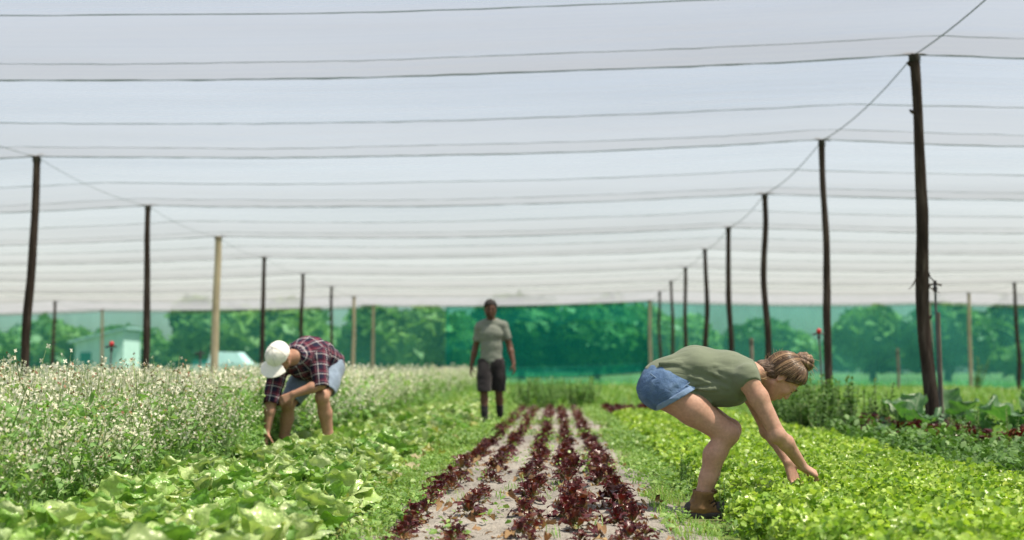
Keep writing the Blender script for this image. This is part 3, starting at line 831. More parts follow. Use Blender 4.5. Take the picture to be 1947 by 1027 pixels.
# ------------------------------------------------------------------ red lettuces
red_leaf = [leaf(a, b, 7, 5, 4.5, 0.75, c, d, e, f, i, 0.006) for i, (a, b, c, d, e, f) in enumerate([
    (0.135, 0.085, 0.8, 0.4, 0.018, 2.6), (0.12, 0.08, 0.3, 0.6, 0.02, 3.1), (0.14, 0.09, 1.3, 0.2, 0.02, 2.4), (0.105, 0.075, 0.1, 0.7, 0.022, 3.4), (0.125, 0.095, 1.0, 0.5, 0.026, 2.9)])]
red_leaf_me = [l.mesh('red_leaf', MT['red_lettuce']) for l in red_leaf]
dry_leaf_me = [l.mesh('dry_red_leaf', MT['dry_leaf']) for l in red_leaf[:3]]
red_var = [merged_rosette(red_leaf, rosette_plan(r, 15, 0.3, 1.45, 0.03, 1.0, 0.85), r) for _ in range(6)]
red_var_me = [v.mesh('red_lettuce', MT['red_lettuce']) for v in red_var]
rows = [-0.665, -0.43, -0.145, 0.075, 0.315]
spots = []
for k, x0 in enumerate(rows):
    for y in np.arange(5.0 + 0.05 * k, 24.4, 0.168):
        near = y < 8.0
        if r.random() < (0.28 if near else 0.12): continue
        spots.append((x0 + r.normal(0, 0.032 if y < 9 else 0.022), y + r.uniform(-0.05, 0.05), k))
spots.sort(key=lambda p: p[1])
rest = []
row_word = ['leftmost', 'second from left', 'middle', 'second from right', 'rightmost']
for i, (x, y, k) in enumerate(spots):
    sc = r.uniform(0.50, 1.2) * (1.25 if k in (3, 4) and y < 10 else 1.0) * 0.60
    z = soil_z(x, y)
    if i >= 300:
        rest.append((x, y, z)); continue
    if y < 10.5:
        root = empty('red_lettuce', (x, y, z - 0.004), r.uniform(0, 6.28))
        n = int(r.integers(9, 16))
        for q, (az_, el, s_, b, ro) in enumerate(rosette_plan(r, n, 0.15, 1.4, 0.028, 1.0 * sc, 0.9 * sc)):
            if q < 3 and r.random() < 0.4:
                link('withered_leaf', dry_leaf_me[r.integers(3)], root, (b[0], b[1], 0.012), (ro, -0.05, az_), s_ * 0.9)
            else:
                link('leaf', red_leaf_me[r.integers(5)], root, b, (ro, -el, az_), s_)
    else:
        root = link('red_lettuce', red_var_me[r.integers(6)], None, (x, y, z - 0.004), (r.uniform(-.15, .15), r.uniform(-.15, .15), r.uniform(0, 6.28)), sc)
    tag(root, f'dark red lettuce growing in the {row_word[k]} of the five rows on bare sand', 'lettuce', f'red lettuces of the {row_word[k]} row')
rest = np.array(rest)
far_red = [merged_rosette([leaf(0.13, 0.09, 4, 3, 4.5, 0.75, c_, 0.4, 0.02, 2.6, i_) for i_, c_ in enumerate((0.8, 0.3, 1.2))], rosette_plan(r, 11, 0.3, 1.4, 0.03, 1.05, 0.9), r) for _ in range(5)]
gg = scatter(far_red, r.integers(0, 5, len(rest)), rest, r.uniform(0, 6.28, len(rest)), r.uniform(0.40, 0.72, len(rest)))
tag(link('far_red_lettuces', gg.mesh('far_red_lettuces', MT['red_lettuce'])), 'far ends of the five red lettuce rows', 'lettuce rows', kind='stuff')
# more red lettuce right of the bright bed and far behind the picker
for (n, fx, fy, sc0, lab) in ((17, lambda q: 3.15 + 0.55 * (1 - q / 17) + r.uniform(-.12, .12), lambda q: 9.8 + q * 0.26, 1.25, 'glossy red lettuce among weeds in front of the cabbages'),
                         (22, lambda q: 0.80 + r.uniform(0, 0.75), lambda q: 20.4 + r.uniform(0, 2.8), 1.2, 'red lettuce in the far patch behind the denim shorts')):
    for q in range(n):
        root = link('red_lettuce', red_var_me[r.integers(6)], None, (fx(q), fy(q), 0.12 if n == 17 else 0.02), (r.uniform(-.15, .15), r.uniform(-.15, .15), r.uniform(0, 6.28)), sc0 * r.uniform(0.85, 1.15))
        tag(root, lab, 'lettuce', lab)

# ------------------------------------------------------------------ bright frilly lettuce bed
def frill(L, W, seed):
    q = np.random.default_rng(seed)
    z = lambda s: q.normal(0, s) * L
    V = [(0, 0, 0), (0.30 * L, -0.40 * W, 0.10 * L + z(.12)), (0.85 * L, -0.46 * W, z(.22)), (L, 0, -0.12 * L + z(.12)), (0.80 * L, 0.48 * W, z(.22)), (0.28 * L, 0.38 * W, 0.10 * L + z(.12))]
    return G().add(V, [(0, 1, 2, 3), (0, 3, 4, 5)], 0, [0, .3, .85, 1, .8, .3])
fr = [frill(0.033, 0.035, 90 + i) for i in range(10)]
r = np.random.default_rng(33)
BX0, BX1 = 0.84, 2.68
LOC = []; YAW = []; TX = []; TY = []; SC = []
for y in np.arange(3.6, 19.6, 0.185):
    for k, x in enumerate(np.arange(BX0 + 0.09, BX1, 0.185)):
        hx = x + r.uniform(-0.04, 0.04) + (0.09 if int(y / 0.185) % 2 else 0); hy = y + r.uniform(-0.04, 0.04)
        if hx / max(hy, 0.1) > 0.62: continue
        edge = min(hx - BX0, BX1 - hx)
        hgt = (0.185 + 0.05 * r.random()) * (0.72 + 0.28 * min(1, edge / 0.25)) + 0.03 * float(vnoise(np.array([hx * 2, hy * 2, 0.0]), 3))
        nl = 330 if hy < 8.5 else 165 if hy < 12 else 80
        d = r.normal(size=(nl, 3)); d[:, 2] = np.abs(d[:, 2]) + 0.15; d /= np.linalg.norm(d, axis=1)[:, None]
        rad = r.uniform(0.45, 1.0, nl) ** 0.6
        p = np.array([hx, hy, 0.02]) + d * rad[:, None] * np.array([0.108, 0.108, hgt - 0.030])
        LOC.append(p)
        YAW.append(np.arctan2(d[:, 1], d[:, 0]) + r.normal(0, 0.7, nl))
        TX.append(r.normal(0, 0.6, nl)); TY.append(r.normal(-0.3, 0.75, nl))
        SC.append(r.uniform(0.55, 1.05, nl) * (1.0 if hy < 8.5 else 1.2 if hy < 12 else 1.5))
LOC = np.concatenate(LOC); YAW = np.concatenate(YAW); TX = np.concatenate(TX); TY = np.concatenate(TY); SC = np.concatenate(SC)
gg = scatter(fr, r.integers(0, 10, len(LOC)), LOC, YAW, SC, TX, TY)
tag(link('frilly_lettuce_bed', gg.mesh('frilly_lettuce_bed', MT['bright_lettuce'])), 'bright yellow-green frilly lettuce carpeting the bed the picker reaches into', 'lettuce bed', kind='stuff')

# ------------------------------------------------------------------ white-flowering arugula
def two_quad_leaf(L, W, bend):
    V = [(0, -W * 0.12, 0), (0, W * 0.12, 0), (L * 0.55, -W / 2, bend * L * 0.35), (L * 0.55, W / 2, bend * L * 0.35), (L, -W * 0.1, -bend * L * 0.1), (L, W * 0.1, -bend * L * 0.1)]
    return G().add(V, [(0, 2, 3, 1), (2, 4, 5, 3)], 0, [0, 0, .5, .5, 1, 1])
def stalk(seed, H, far=False):
    r = np.random.default_rng(seed)
    st, lf, fl = G(), G(), G()
    top = np.array([r.normal(0, 0.06), r.normal(0, 0.06), H])
    mid = np.array([r.normal(0, 0.03), r.normal(0, 0.03), H * 0.5])
    def pt(f): return (1 - f) ** 2 * np.zeros(3) + 2 * f * (1 - f) * mid + f * f * top
    st.merge(tube([pt(f) for f in (0, 0.35, 0.7, 1)], [0.0045, 0.004, 0.003, 0.0015], 3, False) if not far else tube([pt(f) for f in (0, 0.5, 1)], [0.005, 0.004, 0.002], 2, False))
    tips = [(0.62, 1.0, None)]
    for q in range(int(r.integers(2, 5)) if not far else 2):
        f = r.uniform(0.35, 0.75); a = r.uniform(0, 6.28); L = r.uniform(0.10, 0.26)
        p0 = pt(f); p1 = p0 + np.array([math.cos(a) * L * 0.5, math.sin(a) * L * 0.5, L * 0.9])
        st.merge(tube([p0, (p0 + p1) / 2 + np.array([math.cos(a), math.sin(a), 0]) * 0.02, p1][::2 if far else 1], [0.003, 0.0025, 0.001][::2 if far else 1], 2, False))
        tips.append((p0, p1, 1))
    for q in range(12 if not far else 7):
        f = r.uniform(0.03, 0.86) ; a = r.uniform(0, 6.28)
        L = r.uniform(0.06, 0.13) * (1.15 - 0.6 * f) * (1.25 if far else 1)
        place_leaf(lf, two_quad_leaf(L, L * r.uniform(0.28, 0.45), r.uniform(-0.2, 0.8)), a, r.uniform(-0.3, 0.9), 1, pt(f), r.normal(0, 0.5))
    def flower(p, s):
        n = r.normal(size=3) + np.array([0, 0, 0.4]); n /= np.linalg.norm(n)
        a = np.cross(n, r.normal(size=3)); a /= np.linalg.norm(a); b = np.cross(n, a)
        for u, v in (((a, b), (b, a)) if not far else ((a, b * 2),)):
            fl.add([p - u * s + v * s * 0.3, p - u * s - v * s * 0.3, p + u * s - v * s * 0.3 + n * s * 0.3, p + u * s + v * s * 0.3 + n * s * 0.3], [(0, 1, 2, 3)], 0)
    for tp in tips:
        nfl = int(r.integers(6, 10)) if tp[2] is None else int(r.integers(3, 7))
        for q in range(nfl):
            if tp[2] is None: p = pt(r.uniform(0.64, 1.0))
            else: p = tp[0] + (tp[1] - tp[0]) * r.uniform(0.35, 1.05)
            flower(p + r.normal(0, 0.014, 3), r.uniform(0.0085, 0.0125))
        e = pt(1.0) if tp[2] is None else tp[1]
        if not far and r.random() < 0.35:
            for q in range(2):
                c = e + r.normal(0, 0.006, 3); s = 0.007
                fl.add([c + (s, 0, 0), c + (0, s, s), c + (-s, 0, 0), c + (0, -s, -s)], [(0, 1, 2, 3)], 1)
    return st, lf, fl
def join_stalk(t):
    gg = G()
    for k, q in enumerate(t):
        V, F, M, A = q.arrays()
        gg.add(V, F, M + (0, 1, 2)[k], A)
    return gg
stalks = [stalk(500 + q, 0.70) for q in range(9)]
stalk_t = [join_stalk(t) for t in stalks] + [join_stalk(stalk(560 + q, 0.70, True)) for q in range(7)]
r = np.random.default_rng(44)
pts = []
def fill(x0, x1, y0, y1, dens):
    n = int((x1 - x0) * (y1 - y0) * dens)
    p = np.stack([r.uniform(x0, x1, n), r.uniform(y0, y1, n)], 1)
    return p[np.abs(p[:, 0]) / p[:, 1] < 0.52]
pts = [fill(-3.0, -2.28, 4.3, 11, 190), fill(-4.2, -3.0, 5, 11, 75), fill(-3.2, -2.3, 11, 20, 85), fill(-3.4, -2.5, 20, 42, 40),
       fill(-6.5, -3.2, 7, 20, 30), fill(-7.0, -3.4, 20, 42, 14), fill(-16, -6.5, 11, 44, 5.5)]
pts = np.concatenate(pts)
n = len(pts)
# keep clear of the capped picker
keep = ((pts[:, 0] + 2.12) / 0.26) ** 2 + ((pts[:, 1] - 10.72) / 0.36) ** 2 > 1
keep &= ~((pts[:, 0] / pts[:, 1] > -0.258) & (pts[:, 1] < 10.7) & (pts[:, 1] > 8.6))
pts = pts[keep]; n = len(pts)
sc = r.uniform(0.80, 1.13, n) * (1 + 0.11 * vnoise(np.stack([pts[:, 0] * 0.8, pts[:, 1] * 0.5, 0 * pts[:, 0]], -1), 2))
sc *= np.where(pts[:, 0] > -2.5, 0.86, 1.0) * np.clip(0.93 + 0.009 * (pts[:, 1] - 6), 0.93, 1.22)
loc = np.stack([pts[:, 0], pts[:, 1], np.zeros(n)], 1)
lean = np.where(pts[:, 0] > -2.7, 0.16, 0.0)
wide = np.where(pts[:, 1] > 12, 1.25, 1.0)
gg = scatter(stalk_t, np.where((pts[:, 1] > 10.5) | (pts[:, 0] < -3.4), r.integers(9, 16, n), r.integers(0, 9, n)), loc, r.uniform(0, 6.28, n), sc * wide, r.normal(0, 0.13, n), r.normal(0, 0.13, n) + lean, 1 / wide)
tag(link('flowering_arugula_crop', gg.mesh('flowering_arugula_crop', [MT['stem'], MT['arugula_leaf'], MT['petal'], MT['bud']])), 'dense white-flowering leafy crop filling the left side of the field', 'flower crop', kind='stuff')
# leafy undergrowth along the near edge
lowleaf = [two_quad_leaf(0.085, 0.034, 0.6), two_quad_leaf(0.07, 0.026, 0.2), two_quad_leaf(0.10, 0.032, 0.9), two_quad_leaf(0.06, 0.03, -0.3)]
p = np.concatenate([fill(-2.75, -2.24, 4.3, 10.5, 6000), fill(-2.85, -2.28, 10.5, 20, 900), fill(-3.0, -2.4, 20, 40, 260)])
keep = ((p[:, 0] + 2.10) / 0.18) ** 2 + ((p[:, 1] - 10.65) / 0.30) ** 2 > 1
keep &= ~((p[:, 0] / p[:, 1] > -0.232) & (p[:, 1] < 10.6) & (p[:, 1] > 9.2))
p = p[keep]; n = len(p)
hmax = 0.58 * np.clip((-2.16 - p[:, 0]) / 0.22, 0.25, 1)
loc = np.stack([p[:, 0], p[:, 1], r.uniform(0.02, 1, n) * hmax], 1)
gg = scatter(lowleaf, r.integers(0, 4, n), loc, r.uniform(0, 6.28, n), r.uniform(0.35, 0.85, n) * np.where(p[:, 1] > 10.5, 1.9, 1.0), r.normal(0, 0.6, n), r.normal(-0.3, 0.6, n))
tag(link('crop_undergrowth', gg.mesh('crop_undergrowth', MT['arugula_leaf'])), 'leafy green undergrowth at the foot of the white-flowering crop', 'undergrowth', kind='stuff')
# single tall stalks that stand clear of the mass
st_me = [(a.mesh('stem', MT['stem']), b.mesh('foliage', MT['arugula_leaf']), c.mesh('blossom', [MT['petal'], MT['bud']])) for a, b, c in stalks]
q = 0
while q < 46:
    x = r.uniform(-4.2, -2.35); y = r.uniform(5.4, 10.2)
    if abs(x + 2.1) < .4 and y > 9.8: continue
    if abs(x) / y > 0.46 or (x / y > -0.29 and y > 7.5): continue
    root = empty('flowering_stalk', (x, y, 0), r.uniform(0, 6.28)); root.rotation_euler = (r.normal(0, .08), r.normal(0, .08), r.uniform(0, 6.28))
    root.scale = (1, 1, r.uniform(1.08, 1.24))
    tag(root, 'tall white-flowered stalk standing above the crop at the left', 'flower', 'tall flowering stalks at the near edge of the crop')
    for nm, m_ in zip(('stem', 'foliage', 'blossom'), st_me[q % 9]): link(nm, m_, root)
    q += 1

# ------------------------------------------------------------------ grass and weeds
def tuft(seed, n, L, W, spread):
    r = np.random.default_rng(seed); gg = G()
    for q in range(n):
        a = r.uniform(0, 6.28); l = L * r.uniform(0.5, 1.2); e = r.uniform(0.5, 1.35); w = W * r.uniform(.7, 1.2)
        d = np.array([math.cos(a), math.sin(a), 0]); sd = np.array([-d[1], d[0], 0]) * w / 2
        b = r.normal(0, spread, 3) * (1, 1, 0); m1 = b + d * l * 0.45 * math.cos(e) + np.array([0, 0, l * 0.6 * math.sin(e)]); tp = b + d * l * (math.cos(e) + .15) + np.array([0, 0, l * 0.85 * math.sin(e)])
        gg.add([b - sd, b + sd, m1 + sd * .8, m1 - sd * .8, tp], np.array([(0, 1, 2, 3), (3, 2, 4, -1)]), 0, [0, 0, .5, .5, 1])
    return gg
def clump(seed, n, L, H, spread):
    r = np.random.default_rng(seed); gg = G()
    for q in range(n):
        l = L * r.uniform(0.6, 1.2)
        p = np.array([r.normal(0, spread), r.normal(0, spread), r.uniform(0.1, 1) * H])
        place_leaf(gg, two_quad_leaf(l, l * 0.62, r.uniform(0, .6)), r.uniform(0, 6.28), r.uniform(-.2, .8), 1, p, r.normal(0, .5))
    return gg
tufts = [tuft(q, 8, 0.075, 0.005, 0.02) for q in range(5)]
clumps = [clump(q, 9, 0.026, 0.055, 0.028) for q in range(5)]
r = np.random.default_rng(55)
def patchy(p, f, thr, seed):
    return p[vnoise(np.stack([p[:, 0] * f, p[:, 1] * f, 0 * p[:, 0]], -1), seed) > thr]
left = patchy(fill(-1.30, -0.74, 4.6, 25, 330), 2.3, -0.45, 1)
right = patchy(fill(0.50, 0.98, 4.6, 25, 220), 2.3, -0.12, 2)
onbed = patchy(fill(-0.75, 0.5, 5.0, 25, 26), 2.0, 0.15, 3)
p = np.concatenate([left, right, onbed]); n = len(p)
p = p[~((p[:, 0] > 0.60) & (p[:, 0] < 0.93) & (p[:, 1] > 6.2) & (p[:, 1] < 6.75))]; n = len(p)
loc = np.stack([p[:, 0], p[:, 1], [soil_z(a, b) for a, b in p]], 1)
gg = scatter(tufts, r.integers(0, 5, n), loc, r.uniform(0, 6.28, n), r.uniform(0.5, 1.15, n) * np.where(p[:, 1] > 12, 1.4, 1))
tag(link('path_grass', gg.mesh('path_grass', MT['grass'])), 'short green grass on the two paths beside the red lettuce', 'grass', kind='stuff')
left = patchy(fill(-1.28, -0.70, 4.6, 25, 190), 1.7, -0.25, 4)
right = np.concatenate([patchy(fill(0.50, 0.98, 4.8, 25, 210), 1.9, -0.10, 5), fill(0.72, 0.98, 5.6, 18, 190)])
onbed = patchy(fill(-0.75, 0.5, 5.0, 25, 17), 1.6, 0.1, 6)
p = np.concatenate([left, right, onbed]); n = len(p)
p = p[~((p[:, 0] > 0.60) & (p[:, 0] < 0.92) & (p[:, 1] > 6.2) & (p[:, 1] < 6.75))]; n = len(p)
loc = np.stack([p[:, 0], p[:, 1], [soil_z(a, b) for a, b in p]], 1)
gg = scatter(clumps, r.integers(0, 5, n), loc, r.uniform(0, 6.28, n), r.uniform(0.6, 1.5, n) * np.where(p[:, 1] > 12, 1.4, 1))
tag(link('path_weeds', gg.mesh('path_weeds', MT['weed'])), 'small leafy weeds creeping over the paths', 'weeds', kind='stuff')
# meadow to the right, at the back and beyond the net
big = [tuft(20 + q, 9, 0.18, 0.017, 0.07) for q in range(5)]
p = np.concatenate([fill(2.6, 7.5, 12.5, 24, 36), fill(2.0, 16, 24, 53, 8), fill(0.5, 2.6, 18.5, 53, 16), fill(-2.6, 0.9, 25, 53, 16), fill(7.5, 13, 18, 26, 20)])
n = len(p)
loc = np.stack([p[:, 0], p[:, 1], 0 * p[:, 0]], 1)
gg = scatter(big, r.integers(0, 5, n), loc, r.uniform(0, 6.28, n), r.uniform(0.6, 1.25, n) * np.where(p[:, 1] > 26, 1.9, 1.0))
tag(link('meadow_grass', gg.mesh('meadow_grass', MT['far_grass'])), 'sunny green grass at the right and back of the shade house', 'grass', kind='stuff')
r2 = np.random.default_rng(3)
n = 2600
p = np.stack([r2.uniform(-40, 40, n), r2.uniform(54.5, 66, n)], 1)
loc = np.stack([p[:, 0], p[:, 1], 0 * p[:, 0]], 1)
gg = scatter(big, r2.integers(0, 5, n), loc, r2.uniform(0, 6.28, n), r2.uniform(1.5, 3.2, n))
tag(link('outer_grass', gg.mesh('outer_grass', MT['far_grass'])), 'rough sunlit grass on the ground beyond the netting', 'grass', kind='stuff')
# weeds right of the bright bed
tallclump = [clump(40 + q, (34, 30, 26, 34, 22)[q], (0.038, 0.048, 0.058, 0.036, 0.065)[q], (0.20, 0.26, 0.22, 0.16, 0.27)[q], 0.065) for q in range(5)]
p = np.concatenate([fill(2.66, 3.2, 5.0, 13, 75), fill(3.0, 4.3, 7.0, 11.6, 34), fill(2.7, 3.6, 13, 19, 24)])
n = len(p); loc = np.stack([p[:, 0], p[:, 1], 0 * p[:, 0]], 1)
gg = scatter(tallclump, r.integers(0, 5, n), loc, r.uniform(0, 6.28, n), r.uniform(0.65, 1.15, n))
tag(link('bed_edge_weeds', gg.mesh('bed_edge_weeds', MT['herb'])), 'dark leafy weeds between the bright lettuce bed and the cabbages', 'weeds', kind='stuff')

# ------------------------------------------------------------------ upright herb plants
def herb(seed, H):
    r = np.random.default_rng(seed); st, lf = G(), G()
    for q in range(int(r.integers(4, 7))):
        a = r.uniform(0, 6.28); h = H * r.uniform(0.6, 1.05); tl = r.uniform(0.02, 0.14)
        p0 = np.array([r.normal(0, .02), r.normal(0, .02), 0]); p1 = np.array([math.cos(a) * tl, math.sin(a) * tl, h])
        st.merge(tube([p0, (p0 + p1) / 2, p1], [0.006, 0.005, 0.002], 4, False))
        k = int(h / 0.032)
        for i in range(k):
            f = 0.12 + 0.88 * i / k
            for sd in (0, 1):
                L = r.uniform(0.035, 0.075) * (1.15 - 0.55 * f)
                place_leaf(lf, two_quad_leaf(L, L * 0.5, r.uniform(0.1, .7)), a + i * 1.57 + sd * 3.14 + r.normal(0, .3), r.uniform(-.3, .9) + 0.4 * f, 1, p0 + (p1 - p0) * f, r.normal(0, .4))
    return st, lf
herbs = [herb(700 + q, 0.60) for q in range(4)]
herb_me = [(a.mesh('stem', MT['stem']), b.mesh('foliage', MT['herb'])) for a, b in herbs]
MT['soft_herb'] = leaf_mat('soft_herb_leaf', [(0.0, (0.075, 0.20, 0.04)), (0.5, (0.12, 0.27, 0.06)), (1.0, (0.19, 0.34, 0.10))], trans=0.32, rough=0.45)
soft_me = [(a, bpy.data.meshes.new_from_object(bpy.data.objects.new('t', b)) if False else b.copy()) for a, b in herb_me]
for a, b in soft_me: b.materials[0] = MT['soft_herb']
def put_herb(x, y, sc, meset, lab, grp, fat=1.0):
    root = empty('herb_plant', (x, y, 0), r.uniform(0, 6.28)); root.scale = (1.1 * sc * fat, 1.1 * sc * fat, sc)
    tag(root, lab, 'plant', grp)
    for nm, m_ in zip(('stem', 'foliage'), meset[r.integers(4)]): link(nm, m_, root)
for q in range(50):
    y = r.uniform(12.2, 17.5); x = r.uniform(2.66, 3.55) if y > 13 else r.uniform(2.6, 2.95)
    put_herb(x, y, r.uniform(0.80, 1.18) * (1.0 if y > 13 else 0.75), herb_me, 'upright dark green leafy herb right of the bent picker', 'upright herbs right of the bright bed', 1.25)
for q in range(9):
    put_herb(r.uniform(3.2, 4.3), r.uniform(9.6, 12.8), r.uniform(0.55, 0.72), herb_me, 'dark leafy herb standing in front of the nearest post and cabbages', 'herbs in front of the cabbages')
for q in range(60):
    put_herb(r.uniform(-0.85, 0.85), r.uniform(24.8, 28.5), r.uniform(0.75, 1.05), soft_me, 'soft green leafy plant at the far end of the red lettuce rows', 'leafy plants closing the red lettuce rows', 1.7)
for q in range(7):
    put_herb(0.78 + r.uniform(0, 0.12), 6.1 + q * 0.42 + r.uniform(-.1, .1), r.uniform(0.28, 0.42), herb_me, 'small leafy weed at the left edge of the bright lettuce bed', 'weeds along the left edge of the bright bed')
root = empty('herb_plant', (13.9, 43.0, 0)); root.scale = (3.0, 3.0, 2.0); tag(root, 'young conifer-like bush in the grass near the far-right posts', 'bush')
for nm, m_ in zip(('stem', 'foliage'), herb_me[1]): link(nm, m_, root)
root.name = 'young_bush'

# ------------------------------------------------------------------ cabbages
cab_leaf_me = []
for i, (L, W, cu, cp, ru) in enumerate([(0.46, 0.44, 0.5, 0.55, 0.035), (0.42, 0.40, 1.0, 0.35, 0.04), (0.50, 0.42, 0.2, 0.7, 0.03), (0.36, 0.36, 1.4, 0.3, 0.045)]):
    V, F, A, E = leaf(L, W, 15, 13, 5, 0.75, cu, cp, ru, 3.6, i, 0.006, True)
    cab_leaf_me.append(mesh_np('cabbage_leaf', V, F, MT['cabbage'], None, A, True, E))
for (x, y, sc, rz, lab) in ((3.50, 12.9, 1.05, 0.4, 'large blue-green cabbage at the left of the nearest post'), (4.20, 13.9, 1.15, 1.7, 'large blue-green cabbage directly behind the nearest post'), (4.62, 12.4, 1.25, 3.0, 'biggest cabbage, a broad upright silver leaf at the right edge'), (5.25, 14.0, 1.0, 4.2, 'cabbage behind the biggest one, cut by the right edge'), (4.02, 12.6, 0.7, 2.2, 'small cabbage between the nearest post and the biggest cabbage')):
    root = empty('cabbage', (x, y, 0), rz)
    tag(root, lab, 'cabbage', 'cabbages at the right')
    for q, (az_, el, s_, b, ro) in enumerate(rosette_plan(r, 11, 0.45, 1.3, 0.06, sc, 0.8 * sc)):
        link('leaf', cab_leaf_me[r.integers(4)], root, (b[0], b[1], 0.08 + b[2]), (ro * 0.6, -el, az_), s_)

# ------------------------------------------------------------------ litter on the soil
r = np.random.default_rng(66)
n = 420
p = np.stack([r.uniform(-0.85, 0.6, n), 5.0 + 12 * r.random(n) ** 1.5], 1)
loc = np.stack([p[:, 0], p[:, 1], [soil_z(a, b) + 0.008 for a, b in p]], 1)
small = [leaf(0.08, 0.05, 5, 4, 4, 0.6, c, 0.5, 0.016, 2, q) for q, c in enumerate((0.8, -0.6, 1.4))]
gg = scatter(small, r.integers(0, 3, n), loc, r.uniform(0, 6.28, n), r.uniform(0.35, 1.0, n), r.normal(0, .4, n), r.normal(0, .4, n))
tag(link('dry_leaf_litter', gg.mesh('dry_leaf_litter', MT['dry_leaf'])), 'withered brown leaves lying between the red lettuce rows', 'dry leaves', kind='stuff')
n = 3000
V0 = np.array([(1, 0, -0.3), (-0.5, 0.9, -0.3), (-0.6, -0.8, -0.3), (0.1, 0.1, 0.8), (0.5, 0.6, 0.3)])
F0 = [(0, 4, 3), (4, 1, 3), (1, 2, 3), (2, 0, 3), (0, 1, 4), (0, 2, 1)]
clod = [G().add(V0, F0), G().add(V0 * (1, 0.7, 0.6), F0)]
p = np.stack([r.uniform(-0.9, 0.65, n), 4.8 + 14 * r.random(n) ** 1.6], 1)
loc = np.stack([p[:, 0], p[:, 1], [soil_z(a, b) + 0.002 for a, b in p]], 1)
gg = scatter(clod, r.integers(0, 2, n), loc, r.uniform(0, 6.28, n), 0.002 + 0.014 * r.random(n) ** 4, r.normal(0, .4, n), r.normal(0, .4, n))
tag(link('soil_clods', gg.mesh('soil_clods', MT['soil'], False)), 'crumbs and small clods of sandy soil on the bed', 'soil', kind='stuff')

